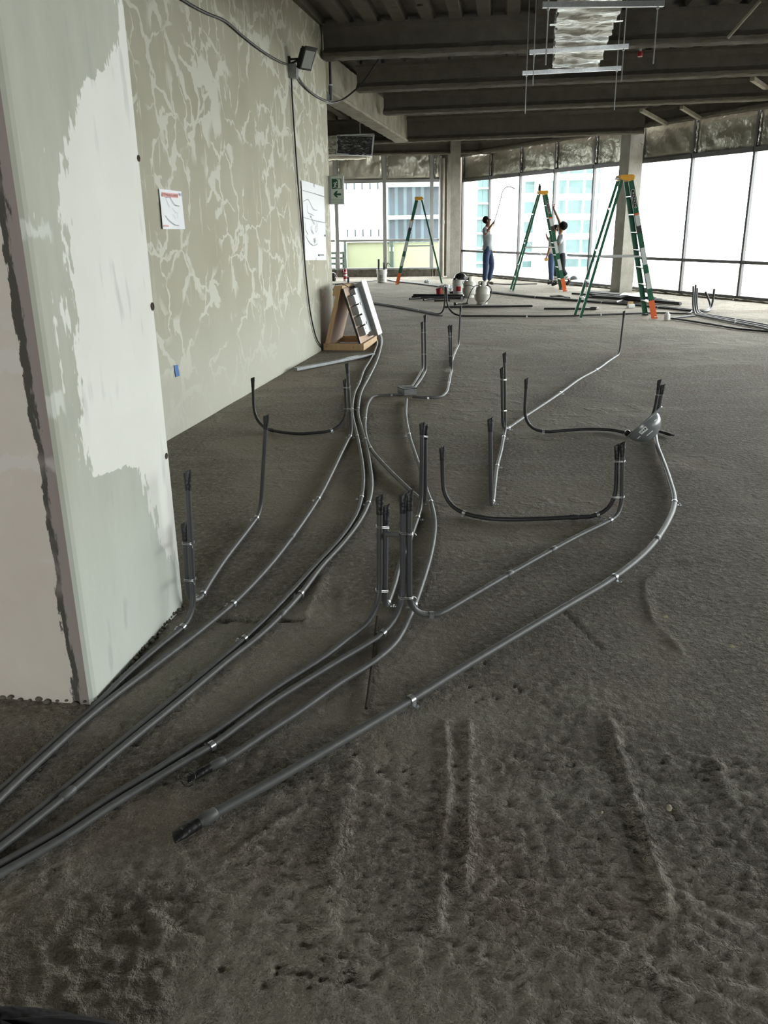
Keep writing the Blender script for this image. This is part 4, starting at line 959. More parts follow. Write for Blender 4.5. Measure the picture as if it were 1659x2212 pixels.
draw(p2_, [z2(190, 1500), z2(280, 1650), z2(380, 1740), z2(460, 1735), z2(500, 1700)], 'ink', .0035, OF)
draw(p2_, [z2(310, 1050), z2(325, 1010), z2(370, 1120), z2(430, 1230)], 'ink_dark', .0045, OF)
draw(p2_, [z2(345, 1260), z2(335, 1330), z2(400, 1460)], 'ink_dark', .0045, OF)
draw(p2_, [z2(470, 1160), z2(495, 1240), z2(470, 1300), z2(490, 1340), z2(460, 1420)], 'ink_dark', .004, OF)
draw(p2_, [z2(240, 720), z2(250, 900), z2(330, 960), z2(400, 1000)], 'ink', .004, OF)
draw(p2_, [z2(180, 1180), z2(200, 1350), z2(260, 1480)], 'ink', .004, OF); draw(p2_, [z2(430, 1560), z2(450, 1680)], 'ink', .02, OF)
draw(p2_, [z2(540, 1990), z2(660, 1990)], 'ink', .012, OF, 'title_block'); draw(p2_, [z2(690, 1500), z2(740, 1500)], 'ink', .012, OF, 'title_block')
draw(p2_, [z2(410, 180), z2(412, 280)], 'ink_dark', .008, OF, 'tack_tape'); draw(p2_, [z2(460, 2060), z2(460, 2140)], 'ink_dark', .008, OF, 'tack_tape')
sheet_px('tape_piece', [(375, 789), (383.5, 788), (387, 812), (378.5, 814.5)], 'strip of blue masking tape low on the plaster wall', 'tape', 'tape_blue', .003, 3, 3, .001)
# dark tie holes in the pilaster face
for (u, v, rr) in ((299, 342, .012), (329, 662, .016), (359, 985, .013)):
    q = PL(u, v, PA, PE); nn = Vector((PE.y, -PE.x, 0)); b = MB()
    b.lathe([(.0, .0), (rr * .6, .0015), (rr, .001)], 12, q + nn * .001, axis=Matrix((PE, Vector((0, 0, 1)), nn)).transposed()); tag(b.build('tie_hole', M['rust'], origin=q), 'dark form-tie hole in the pilaster, %s of three' % {342: 'topmost', 662: 'middle', 985: 'lowest'}[v], 'tie hole', 'form-tie holes')

# flood light with cables
lp = wallpt(624, 135, 0)
fl_ = empty('flood_light', lp, WZ, 'small black flood light bracketed high on the plaster wall', 'flood light')
b = MB(); b.box(lp + WNR * .045 + Vector((0, 0, -.09)), (.10, .09, .14), Rw); b.build('junction_box', M['box'], fl_)
b = MB(); b.bar(lp + Vector((0, 0, .03)), lp + WNR * .16 + Vector((0, 0, .03)), .02, .02); b.bar(lp + Vector((0, 0, -.02)), lp + WNR * .14 + Vector((0, 0, .03)), .02, .02); b.bar(lp + WNR * .01 + Vector((0, 0, -.06)), lp + WNR * .01 + Vector((0, 0, .06)), .04, .02, WNR); b.build('bracket', M['black'], fl_)
hd = (WNR * .75 - WE * .45 + Vector((0, 0, -.45))).normalized(); hx = hd.cross(Vector((0, 0, 1))).normalized(); hz = hx.cross(hd); Rh = Matrix((hx, hd, hz)).transposed(); hc = lp + WNR * .2 + Vector((0, 0, .03))
b = MB(); b.box(hc, (.17, .06, .22), Rh); b.box(hc - hd * .04, (.12, .05, .16), Rh); b.build('lamp_head', M['black'], fl_)
b = MB(); b.box(hc + hd * .031, (.14, .004, .18), Rh); b.build('lens', M['lens'], fl_)
b = MB(); b.bar(hc + hz * .11 + hd * .03, hc + hz * .13 + hd * .03, .17, .02); b.build('visor', M['black'], fl_)
def cable(name, P, r, label, mat='rubber'):
    b = MB(); P = catmull(P, 6); b.tube(P, r, 6); tag(b.build(name, M[mat], origin=P[0], smooth=True), label, 'cable')
cable('power_cable', [wallpt(u, v, .02) for u, v in [(340, -40), (393, 2), (440, 28), (482, 46), (520, 78), (560, 109), (600, 133), (616, 139)]], .011, 'black cable swagged along the top of the plaster wall to the flood light')
cable('power_cable', [wallpt(u, v, .02) for u, v in [(625, 152), (628, 220), (634, 310), (642, 420), (651, 520), (659, 610), (668, 680), (680, 730), (691, 748)]] + [F(697, 752, .01)], .009, 'thin black cable hanging from the flood light down to the floor')
cable('power_cable', [wallpt(629, 152, .03), wallpt(650, 183, .03), wallpt(680, 208, .02), wallpt(704, 219, .02)] + [F(u, v, z) for u, v, z in [(722, 221, 3.2), (745, 212, 3.3), (780, 182, 3.45), (818, 128, 3.7)]], .012, 'black cable drooping from the flood light up to the ceiling deck')
q = WEND + WNR * .05 - WE * .02
b = MB(); T0 = PL(714, 188, WEND + WE * .06, Vector((1, 0, 0))); b.tube([Vector((T0.x, T0.y, T0.z)), Vector((T0.x, T0.y, DECK_Z))], .017, 8); o_ = b.build('hanging_conduit', M['conduit_dark'], origin=T0, smooth=True); tag(o_, 'black vertical conduit hanging at the end of the plaster wall', 'conduit')
b = MB(); b.tube([Vector((T0.x, T0.y, T0.z + .02)), Vector((T0.x, T0.y, T0.z - .16))], .026, 10); b.build('coupling', M['conduit'], o_, smooth=True)
b = MB(); b.tube([Vector((T0.x, T0.y, T0.z + .03)), Vector((T0.x, T0.y, T0.z + .015))], .028, 10); b.build('locknut', M['strap'], o_, smooth=True)
b = MB(); b.box((T0.x - .05, T0.y, T0.z - .14), (.07, .05, .10)); b.build('elbow_box', M['box'], o_)

# exit sign on the end of the wall
sc_ = V(728, 411, WEND + Vector((.02, -.06, 0))); srz = math.radians(-4)
sg = empty('exit_sign', Vector((sc_.x, sc_.y, sc_.z)), srz, 'pale green exit sign with running figure and arrow at the wall end', 'exit sign')
SW, SH = .178, .352
b = MB(); b.box((0, .014, 0), (SW, .028, SH)); b.build('panel', M['sign_face'], sg, world=False)
b = MB()
for c, sz in [((0, .01, SH / 2), (SW + .012, .034, .008)), ((0, .01, -SH / 2), (SW + .012, .034, .008)), ((-SW / 2, .01, 0), (.008, .034, SH)), ((SW / 2, .01, 0), (.008, .034, SH))]: b.box(c, sz)
b.build('rim', M['sign_rim'], sg, world=False)
b = MB(); b.box((-SW / 2 - .022, .02, 0), (.035, .06, SH * 1.0)); b.build('mounting_channel', M['sign_rim'], sg, world=False)
def sp(x, y): return ((x - 830) / 920 * SW, -(y - 1120) / 1860 * SH)
XZ = Matrix(((1, 0, 0), (0, 0, -1), (0, 1, 0)))
def spoly(nm, pts, mat, lift, par=sg):
    b = MB(); b.prism([sp(*p) for p in pts], .0012, XZ, (0, -lift, 0)); return b.build(nm, M[mat], par, world=False)
spoly('pictogram_field', [(485, 365), (1150, 365), (1150, 1030), (485, 1030)], 'sign_green', .0005)
spoly('pictogram_door', [(780, 390), (1090, 400), (1090, 1000), (830, 1000), (905, 900), (905, 480)], 'sign_face', .002)
spoly('arrow', [(565, 1385), (755, 1160), (890, 1160), (805, 1325), (1110, 1325), (1110, 1465), (805, 1465), (905, 1610), (755, 1590)], 'sign_green', .0005)
spoly('figure_head', [(810 + 48 * math.cos(a), 590 + 48 * math.sin(a)) for a in [k * math.pi / 6 for k in range(12)]], 'sign_face', .002)
def limb(nm, pts, w):
    for p, q in zip(pts[:-1], pts[1:]):
        dx, dy = q[0] - p[0], q[1] - p[1]; l = math.hypot(dx, dy); nx_, ny_ = -dy / l * w, dx / l * w
        spoly(nm, [(p[0] + nx_, p[1] + ny_), (q[0] + nx_, q[1] + ny_), (q[0] - nx_, q[1] - ny_), (p[0] - nx_, p[1] - ny_)], 'sign_face', .0022)
limb('figure_body', [(745, 640), (675, 830)], 42); limb('figure_arm', [(760, 640), (650, 620), (600, 690)], 20); limb('figure_arm', [(750, 660), (790, 725), (850, 755)], 18)
limb('figure_leg', [(680, 820), (670, 930), (560, 945)], 26); limb('figure_leg', [(700, 820), (765, 890), (775, 990)], 22)
def text(parent, s, size, loc, mat, name='lettering'):
    cu = bpy.data.curves.new(name, 'FONT'); cu.body = s; cu.size = size; cu.align_x = 'CENTER'; cu.extrude = .0004
    t_ = bpy.data.objects.new(name, cu); COL.objects.link(t_)
    dg = bpy.context.evaluated_depsgraph_get(); me = bpy.data.meshes.new_from_object(t_.evaluated_get(dg)); bpy.data.objects.remove(t_)
    me.materials.append(M[mat]); o = bpy.data.objects.new(name, me); COL.objects.link(o); o.parent = parent; o.location = loc; o.rotation_euler = (math.pi / 2, 0, 0); return o
text(sg, 'RUTA DE EVACUACION', .0148, (0, -.001, sp(0, 1790)[1]), 'sign_green'); text(sg, 'EVACUATION ROUTE', .0152, (0, -.001, sp(0, 1940)[1]), 'sign_green')

# ------------------------------------------------------------------ ducts, hangers, sprinklers
zs = 3.18
d3 = [F(1172, 11, zs), F(1434, 8, zs)], [F(1144, 113, zs), F(1358, 100, zs)], [F(1129, 158, zs), F(1342, 147, zs)]
def mid3(p): return (p[0] + p[1]) / 2
ca, cb = F(1277, 8, zs), F(1244, 152, zs); dd = (cb - ca).normalized(); dx_ = Vector((dd.y, -dd.x, 0))
A_ = ca - dd * 4.5; B_ = cb + dd * .16; L_ = (B_ - A_).length
dz0 = zs + .035
root = empty('air_duct', Vector((B_.x, B_.y, dz0)), 0, 'foil wrapped air duct hung on steel channels below the ceiling', 'air duct', kind=None)
b = MB(); n = 36; m = 110; vs = []
per_pts = []
hw, hh = .245, .31
for j in range(n):
    t = j / n * 4; s_ = int(t); f = t - s_
    per_pts.append([(-hw + 2 * hw * f, 0), (hw, hh * f), (hw - 2 * hw * f, hh), (-hw, hh - hh * f)][s_])
ph = [random.uniform(0, 6) for _ in range(9)]
for i in range(m + 1):
    y = L_ * i / m
    for j, (px_, pz_) in enumerate(per_pts):
        w = .011 * math.sin(y * 9 + 4 * px_ + ph[0]) + .009 * math.sin(y * 21 - 7 * px_ + ph[1]) + .012 * abs(math.sin(y * 3.7 + 3 * px_ + ph[2])) + random.uniform(-.005, .005)
        r_ = math.hypot(px_, pz_ - hh / 2); vs.append(A_ + dd * y + dx_ * (px_ * (1 + w / .3)) + Vector((0, 0, dz0 + .012 + pz_ + (pz_ - hh / 2) / r_ * w - A_.z)))
vs = [Vector((p.x, p.y, p.z)) for p in vs]
b.add(vs, [(i * n + j, i * n + (j + 1) % n, (i + 1) * n + (j + 1) % n, (i + 1) * n + j) for i in range(m) for j in range(n)] + [tuple(range(n)), tuple(m * n + j for j in range(n - 1, -1, -1))])
b.build('foil_wrap', M['foil'], root, smooth=True)
b = MB(); yy = 0.7
while yy < L_:
    b.sheet(A_ + dd * yy - dx_ * .31 + Vector((0, 0, dz0 - .012 - A_.z + 0)) + Vector((0, 0, A_.z - zs)) * 0, dx_ * .62, dd * .07, 12, 2, lambda i, k: random.uniform(-.004, .004)); yy += 1.15
for k_, v_ in enumerate(b.v): b.v[k_] = Vector((v_.x, v_.y, dz0 - .006 + random.uniform(-.003, .003)))
b.build('foil_tape', M['foil'], root, smooth=True)
for k, (p, q) in enumerate(d3):
    h = empty('duct_hanger', mid3((p, q)), 0, '%s steel channel hanger with threaded rods under the foil duct' % ['nearest', 'middle', 'farthest'][k], 'hanger', 'duct hangers')
    b = MB(); b.bar(p, q, .04, .04); b.build('channel', M['strap'], h)
    for e, w in ((p, q), (q, p)):
        c = e + (w - e).normalized() * .045; b = MB(); b.tube([c + Vector((0, 0, -[.42, .30, .42][k])), Vector((c.x, c.y, DECK_Z + .05))], .0055, 6); b.build('threaded_rod', M['strap'], h, smooth=True)
        b = MB(); b.tube([c + Vector((0, 0, -.036)), c + Vector((0, 0, -.022))], .012, 6); b.build('nut', M['strap'], h)
b = MB(); yb = 20.0; P4 = [AY(728, 293, yb), AY(808, 290, yb), AY(803, 336, yb), AY(728, 333, yb)]
root = empty('duct_end', (P4[2] + P4[3]) / 2, 0, 'open duct end sealed with clear film hanging beyond the plaster wall', 'air duct')
b.add(P4 + [p + Vector((-2.2, .35, 0)) for p in P4], [(0, 1, 5, 4), (1, 2, 6, 5), (2, 3, 7, 6), (3, 0, 4, 7), (4, 5, 6, 7)]); b.build('duct_shell', M['foil'], root)
b = MB(); b.sheet(P4[3], P4[2] - P4[3], P4[0] - P4[3], 16, 10, lambda i, k: random.uniform(0, .03)); b.build('film_cover', M['film'], root, smooth=True)
b = MB(); b.bar(P4[0], P4[1], .03, .03); b.bar(P4[1], P4[2], .03, .03, Vector((0, 1, 0))); b.bar(P4[2], P4[3], .03, .03); b.bar(P4[3], P4[0], .03, .03, Vector((0, 1, 0))); b.build('duct_flange', M['bag'], root)
b = MB(); c = AY(778, 292, yb + .15); b.tube([c, Vector((c.x, c.y, DECK_Z + .08))], .012, 6); b.build('threaded_rod', M['strap'], root)
b = MB(); q0, q1 = AY(690, 341, 26.5), AY(790, 338, 26.5); b.tube([q0 + (q1 - q0) * (i / 30) + Vector((0, 0, random.uniform(-.012, .012))) for i in range(31)], .07, 12); fp = b.build('foil_pipe', M['foil_bright'], origin=q0, smooth=True); tag(fp, 'foil lagged pipe running below the film covered duct', 'pipe')
for f_ in (.2, .9):
    c = q0 + (q1 - q0) * f_; b = MB(); b.tube([c, Vector((c.x, c.y, DECK_Z + .05))], .01, 6); b.build('hanger_rod', M['strap'], fp)
for (u, v, z, red, lab) in [(1383, 117, 3.62, True, 'red capped sprinkler head hanging beyond the foil duct'), (907, 6, 3.95, False, 'dark sprinkler head under the deck above the first beam')]:
    q = F(u, v, z); s_ = empty('sprinkler', q, 0, lab, 'sprinkler')
    b = MB(); b.lathe([(.0, -.03), (.03, -.03), (.035, 0), (.03, .03), (.0, .03)], 12, q); b.build('cap', M['red'] if red else M['black'], s_, smooth=True)
    b = MB(); b.tube([q + Vector((0, 0, .02)), Vector((q.x, q.y, DECK_Z + .04))], .014, 8); b.build('drop_pipe', M['white_pl'] if red else M['black'], s_, smooth=True)

# ------------------------------------------------------------------ step ladders
def ladder(pos, rz, near, label, logo=True, H=2.26):
    root = empty('step_ladder', pos, rz, label, 'ladder', 'green fibreglass step ladders')
    S, wb, wt, wr = .63, .28, .155, .24
    def fr(s, z): t = z / H; return Vector((S + (.07 - S) * t, s * (wb + (wt - wb) * t), z))
    def rr(s, z): t = z / H; return Vector((-S + (-.05 + S) * t, s * (wr + (wt - .02 - wr) * t), z))
    for s in (-1, 1):
        a, c = fr(s, .03), fr(s, H - .03); up = Vector((0, 1, 0))
        b = MB(); b.bar(a, c, .085, .008, up); b.bar(a + Vector((.04, -s * .014, 0)), c + Vector((.04, -s * .014, 0)), .006, .028, up); b.bar(a + Vector((-.04, -s * .014, 0)), c + Vector((-.04, -s * .014, 0)), .006, .028, up)
        rail = b.build('front_rail', M['green'], root, world=False)
        b = MB(); b.box(fr(s, .015), (.10, .05, .03)); b.build('foot', M['orange'] if s == near else M['rubber'], rail, world=False)
        if s == near:
            d = (c - a).normalized(); n_ = Vector((0, s, 0)); sx = d.cross(n_)
            R = Matrix((sx, d, n_ if sx.cross(d).dot(n_) > 0 else -n_)).transposed()
            def st_(nm, z, l, w, mat, lift=.006):
                b = MB(); b.box(fr(s, z) + n_ * lift, (w, l, .004), R); return b.build(nm, M[mat], rail, world=False)
            b = MB(); b.bar(a, fr(s, .30), .094, .014, up); b.build('orange_boot', M['orange'], rail, world=False)
            for z, l in ((.62, .26), (1.02, .28), (1.6, .2)): st_('sticker', z, l, .07, 'label')
            st_('warning_sticker', 1.69, .03, .07, 'orange', .009); st_('data_sticker', 1.45, .12, .07, 'conduit_dark')
            if logo:
                for w, h, mt, lf in ((.062, .30, 'label', .006), (.046, .284, 'black', .009)):
                    b = MB(); poly = [(w / 2 * math.cos(k * math.pi / 8), (h / 2 - w / 2) + w / 2 * math.sin(k * math.pi / 8)) for k in range(9)] + [(-w / 2 * math.cos(k * math.pi / 8), -(h / 2 - w / 2) - w / 2 * math.sin(k * math.pi / 8)) for k in range(9)]
                    b.prism(poly, .003, R, fr(s, 1.93) + n_ * lf); b.build('logo_oval', M[mt], rail, world=False)
                for k in range(6):
                    b = MB(); b.box(fr(s, 1.93) + n_ * .013 + d * (.09 - .042 * k), (.012 + .008 * (k == 0), .026, .003), R); b.build('logo_mark', M['label'], rail, world=False)
        a, c = rr(s, .02), rr(s, H - .04); b = MB(); b.bar(a, c, .045, .024, up); rl = b.build('rear_rail', M['green'], root, world=False)
        b = MB(); b.box(rr(s, .012), (.06, .04, .024)); b.build('foot', M['label'], rl, world=False)
        m1, m2 = fr(s, 1.02), rr(s, 1.02); b = MB(); b.bar(m1 + Vector((0, s * .012, 0)), m2 + Vector((0, s * .012, 0)), .006, .03); b.build('spreader', M['step'], root, world=False)
    for k in range(7):
        z = .29 + .283 * k - .02; p, q = fr(-1, z), fr(1, z)
        b = MB(); b.bar(p, q, .085, .012); b.bar(p + Vector((.04, 0, -.018)), q + Vector((.04, 0, -.018)), .006, .036); b.build('step', M['step'], root, world=False)
    for z in (.34, .62, 1.12, 1.78):
        b = MB(); b.bar(rr(-1, z), rr(1, z), .03, .03); b.build('rear_brace', M['step'], root, world=False)
    b = MB(); b.bar(rr(-1, .36), rr(1, .6), .008, .02); b.build('diagonal_brace', M['step'], root, world=False)
    b = MB(); poly = [(-.10, -.012), (-.085, .04), (.11, .045), (.135, .02), (.13, -.035), (.055, -.06), (.02, -.04), (-.06, -.035)]
    b.prism(poly, .36, Matrix(((1, 0, 0), (0, 0, -1), (0, 1, 0))), (0, .18, H)); b.build('top_cap', M['yellow'], root, world=False)
    b = MB(); b.tube([(-.10, -.15, H - .01), (-.10, .15, H - .01)], .014, 8); b.build('hinge_pin', M['step'], root, world=False)
    return root
ladder(Vector((4.046, 14.917, 0)), math.radians(-1), -1, 'green step ladder nearest the viewer, beside the square concrete column')
ladder(Vector((3.849, 21.30, 0)), math.radians(-2), -1, 'green step ladder in front of the two men')
ladder(Vector((1.10, 24.65, 0)), math.pi + math.radians(-3), 1, 'farthest green step ladder in front of the end windows', False)
b = MB(); tp = Vector((3.80, 21.3, 2.305)); b.lathe([(.0, 0), (.035, 0), (.035, .09), (.02, .12), (.018, .15), (0, .15)], 12, tp); tag(b.build('bottle', M['black'], origin=tp, smooth=True), 'small dark bottle standing on top of the middle ladder', 'bottle')

# ------------------------------------------------------------------ gas cylinders, pails and small site things
def tank(pos, rz, label, s=1.0):
    root = empty('gas_cylinder', pos, rz, label, 'gas cylinder', 'white gas cylinders')
    b = MB(); r = .152 * s; pr = [(.0, .045), (.07, .043), (.115, .055), (.142, .085), (r, .125), (r, .20), (r + .002, .203), (r + .002, .209), (r, .212), (r, .275), (.143, .315), (.118, .345), (.085, .36), (.03, .366), (0, .366)]
    b.lathe([(x, z * s) for x, z in pr], 28, pos); b.build('body', M['tank'], root, smooth=True)
    b = MB(); b.lathe([(.108, 0), (.114, 0), (.112, .055), (.106, .055), (.108, 0)], 24, pos); b.build('foot_ring', M['tank'], root, smooth=True)
    b = MB(); c = Vector(pos)
    for a0 in (.35, 2.44, 4.54): b.lathe([(.088, .35 * s), (.092, .35 * s), (.088, .455 * s), (.083, .455 * s), (.088, .35 * s)], 10, c, a0=a0, a1=a0 + 1.35)
    b.lathe([(.083, .44 * s), (.09, .44 * s), (.09, .46 * s), (.083, .46 * s), (.083, .44 * s)], 24, c)
    b.build('collar', M['tank'], root, smooth=True)
    b = MB(); b.tube([c + Vector((0, 0, .36 * s)), c + Vector((0, 0, .41 * s))], .022, 10); b.tube([c + Vector((0, 0, .405 * s)), c + Vector((-.06, -.03, .405 * s))], .014, 8); b.tube([c + Vector((0, 0, .41 * s)), c + Vector((0, 0, .44 * s))], .03, 10); b.build('valve', M['black'], root, smooth=True)
    return root
tA = F(1041, 657); tB = F(1013, 642.5)
tank(tA, .3, 'pale gas cylinder nearest the viewer with a hose looped round it'); tank(tB, 1.9, 'pale gas cylinder between the white pail and the nearer cylinder')
def hose(P, label, r=.009):
    b = MB(); P = catmull(P, 6); b.tube(P, r, 7); tag(b.build('gas_hose', M['rubber'], origin=P[0], smooth=True), label, 'hose')
yA = tA.y
hose([AY(1036, 617, yA - .02), AY(1026, 618, yA - .14), AY(1018, 628, yA - .22), AY(1012, 642, yA - .25), F(1007, 655, .012), F(1001, 656.5, .012)], 'black hose curving from the nearer cylinder to the gas torch')
hose([AY(1046, 617, yA - .05), AY(1057, 618, yA - .1), AY(1062, 628, yA - .15), AY(1058, 643, yA - .2), AY(1050, 653, yA - .22), F(1038, 661, .012)], 'black hose looped round the side of the nearer cylinder')
hose([AY(1007, 606, tB.y - .05), AY(999, 610, tB.y - .2), AY(1003, 616, tB.y - .2), AY(1015, 616, tB.y - .2), AY(1026, 621, tB.y - .25)], 'thin black hose draped across the farther cylinder', .007)
gt = empty('gas_torch', F(981, 656.5), 0, 'black gas torch lying on the floor before the cylinders', 'gas torch')
b = MB(); b.tube([F(986, 656.5, .02), F(1001, 656.5, .02)], .009, 8); b.build('wand', M['black'], gt); b = MB(); b.tube([F(980.5, 656.5, .035), F(983, 656.5, .035), F(987, 656.5, .03)], [.034, .032, .014], 12); b.build('burner', M['black'], gt, smooth=True); b = MB(); b.tube([F(1000, 656.5, .02), F(1010, 655, .025)], .017, 8); b.build('grip', M['black'], gt, smooth=True)
def pail(pos, label, mat='pail', s=1.0, label_col='red', handle=True):
    root = empty('pail', pos, 0, label, 'pail')
    b = MB(); H = .365 * s; r0, r1 = .132 * s, .15 * s
    b.lathe([(.0, .003), (r0, .003), (r0 + .004, .02), (r1 - .004, H - .09 * s), (r1 + .006, H - .088 * s), (r1 + .006, H - .075 * s), (r1, H - .07 * s), (r1 + .002, H - .012), (r1 + .008, H - .01), (r1 + .006, H), (r1 - .006, H), (r1 - .01, H - .03), (r0 - .006, .02), (0, .015)], 28, pos); b.build('body', M[mat], root, smooth=True)
    if handle:
        b = MB(); b.tube([Vector(pos) + Vector(((r1 + .008) * math.cos(a), -(r1 + .012) * abs(math.sin(a)) * .6, H - .07 * s - .16 * s * math.sin(a))) for a in [math.pi * k / 12 for k in range(13)]], .0035, 6); b.build('handle', M['wire'], root, smooth=True)
    if label_col:
        b = MB(); b.lathe([(r1 * .935 + .001, .11 * s), (r1 * .965 + .001, .22 * s)], 8, pos, a0=-2.1, a1=-1.35); b.build('printed_label', M[label_col], root, smooth=True)
        b = MB(); b.lathe([(r1 * .925 + .001, .06 * s), (r1 * .93 + .001, .095 * s)], 8, pos, a0=-2.1, a1=-1.2); b.build('printed_label', M['ink'], root, smooth=True)
    return root
q = F(825, 610); pail(q, 'white pail with pipe offcuts standing in it by the end windows', label_col='ink')
for k, (u, v0, v1, dxx, l) in enumerate([(818, 560, 590, .0, 'leftmost'), (828, 567, 590, .01, 'middle'), (832, 555, 590, -.02, 'tallest')]):
    b = MB(); b.tube([AY(u, v0, q.y), AY(u + dxx * 100, v1, q.y)], .03 if k == 0 else .016, 8); tag(b.build('pipe_offcut', M['conduit_dark'], origin=AY(u, v1, q.y), smooth=True), '%s pipe offcut sticking out of the pail by the end windows' % l, 'pipe', 'offcuts in the far pail')
b = MB(); b.tube(catmull([AY(834, 578, q.y), AY(838, 568, q.y), AY(844, 574, q.y)], 4), .012, 6); tag(b.build('bent_rod', M['conduit_dark'], origin=AY(834, 578, q.y), smooth=True), 'thin bent rod hooked over the pail by the end windows', 'rod')
q = F(991, 639); pail(q, 'white pail with a red printed label beside the gas cylinders')
hard_hat('hard_hat', Vector((q.x + .03, q.y, .385)), (.1, .1, 1), (.9, -.4, 0), 'black hard hat resting upright on the white pail', 'black', 1.12, False, False)
q = F(948, 637); b = MB(); b.lathe([(0, .003), (.06, .003), (.068, .12), (.074, .12), (.074, .15), (.066, .15), (.058, .02), (0, .02)], 20, q); rt_ = b.build('paint_tin', M['red'], origin=q, smooth=True); tag(rt_, 'dark red tin beside the small cardboard box', 'tin')
q = F(957, 636.5); cb_ = empty('cardboard_box', q, .1, 'small open cardboard box beside the dark red tin', 'box')
for nm, c, sz in [('side', (0, -.07, .055), (.19, .004, .11)), ('side', (0, .07, .055), (.19, .004, .11)), ('side', (-.095, 0, .055), (.004, .14, .11)), ('side', (.095, 0, .055), (.004, .14, .11)), ('bottom', (0, 0, .003), (.19, .14, .004))]:
    b = MB(); b.box(c, sz); b.build(nm, M['cardboard'], cb_, world=False)
def crumple(pos, rad, name, label, cat, mat, seed):
    b = MB(); n, m = 22, 12; rr_ = random.Random(seed); vs = []
    for i in range(m + 1):
        th = math.pi * i / m
        for j in range(n):
            a = 2 * math.pi * j / n; k = 1 + rr_.uniform(-.22, .22)
            vs.append(Vector(pos) + Vector((rad[0] * k * math.sin(th) * math.cos(a), rad[1] * k * math.sin(th) * math.sin(a), max(-rad[2] * .95, rad[2] * k * math.cos(th)))))
    b.add(vs, [(i * n + j, (i + 1) * n + j, (i + 1) * n + (j + 1) % n, i * n + (j + 1) % n) for i in range(m) for j in range(n)]); tag(b.build(name, M[mat], origin=Vector(pos) - Vector((0, 0, rad[2]))), label, cat)
q = F(960, 636); crumple((q.x, q.y, .165), (.15, .08, .06), 'plastic_bag', 'crumpled clear plastic bag on top of the cardboard box', 'bag', 'bag', 1)
q = F(973, 634); crumple((q.x, q.y, .085), (.15, .1, .085), 'plastic_bag', 'larger crumpled clear plastic bag between the box and the white pail', 'bag', 'bag', 2)
q = F(923, 613); crumple((q.x, q.y, .05), (.09, .07, .05), 'paper_wad', 'crumpled pale paper on the floor by the farthest ladder', 'paper', 'label', 3)
q = F(976, 641); b = MB(); b.lathe([(.02, .0), (.055, .0), (.055, .05), (.02, .05), (.02, 0)], 16, q + Vector((0, 0, .07))); tag(b.build('tape_roll', M['black'], origin=q + Vector((0, 0, .07)), smooth=True), 'black tape roll on the pipe heap beside the white pail', 'tape roll')
q = F(998, 650); b = MB(); b.box(q + Vector((0, 0, .035)), (.05, .05, .07)); b.box(q + Vector((0, 0, .075)), (.03, .03, .02)); tag(b.build('glue_tin', M['box'], origin=q), 'tiny grey tin on the floor before the farther cylinder', 'tin')
# fire extinguisher, canister
q = F(746, 606.5); fe = empty('fire_extinguisher', q, 0, 'red fire extinguisher with white bands by the end windows', 'extinguisher')
b = MB(); b.lathe([(0, 0), (.055, 0), (.058, .02), (.058, .28), (.045, .32), (.02, .345), (0, .345)], 18, q); b.build('body', M['red'], fe, smooth=True)
for z0_, z1_ in ((.0, .055), (.13, .19), (.235, .265)):
    b = MB(); b.lathe([(.0595, z0_ + .004), (.0595, z1_)], 18, q); b.build('white_band', M['white_pl'], fe, smooth=True)
b = MB(); b.tube([q + Vector((0, 0, .34)), q + Vector((0, 0, .375))], .018, 8); b.bar(q + Vector((-.02, 0, .385)), q + Vector((.07, 0, .40)), .02, .012); b.tube(catmull([q + Vector((-.01, 0, .36)), q + Vector((-.06, 0, .34)), q + Vector((-.07, -.01, .22)), q + Vector((-.062, -.01, .12))], 4), .01, 6); b.build('valve_and_hose', M['black'], fe, smooth=True)
q = F(720, 606.5); b = MB(); b.lathe([(0, 0), (.075, 0), (.08, .03), (.08, .10), (.06, .115), (.08, .13), (.08, .2), (.05, .235), (0, .24)], 18, q); tag(b.build('canister', M['black'], origin=q, smooth=True), 'black waisted canister half hidden by the wall end', 'canister')
q = F(1440.5, 691); pt = empty('paint_tin', q, 0, 'small white tin beside the foot of the nearest ladder', 'tin')
b = MB(); b.lathe([(0, 0), (.045, 0), (.047, .005), (.047, .085), (.049, .09), (.04, .1), (.03, .105), (0, .105)], 20, q); b.build('body', M['white_pl'], pt, smooth=True)
b = MB(); b.lathe([(0, .125), (.022, .125), (.024, .105)], 14, q); b.build('cap', M['label'], pt, smooth=True)
q = F(1363, 665); sb = empty('small_box', q, .05, 'small white carton with brown flap behind the nearest ladder', 'box')
b = MB(); b.box((0, 0, .035), (.12, .09, .07)); b.build('body', M['white_pl'], sb, world=False); b = MB(); b.box((.0, .045, .09), (.11, .006, .05)); b.build('flap', M['cardboard'], sb, world=False); b = MB(); b.box((-.09, -.01, .015), (.04, .04, .03)); b.build('lid', M['label'], sb, world=False)
q = [F(1338, 638, .14), F(1400, 641, .14), F(1405, 634, .15), F(1350, 632, .15)]; b = MB(); b.sheet(q[0], q[1] - q[0], q[3] - q[0], 8, 4, lambda i, k: .012 * math.sin(7 * i + 3 * k)); tag(b.build('plan_sheet', M['paper'], origin=q[0], smooth=True), 'loose white sheet lying on the stack of black pipes', 'paper')
# grey hard hat on the curb behind the lunging man
q = PL(1240.5, 604, FA + FN * .14, FE); hard_hat('hard_hat', Vector((q.x, q.y, max(q.z, .09))), (-.15, .1, 1), (.8, -.6, 0), 'grey hard hat on the window curb behind the lunging man', 'hat', .95, False, False)
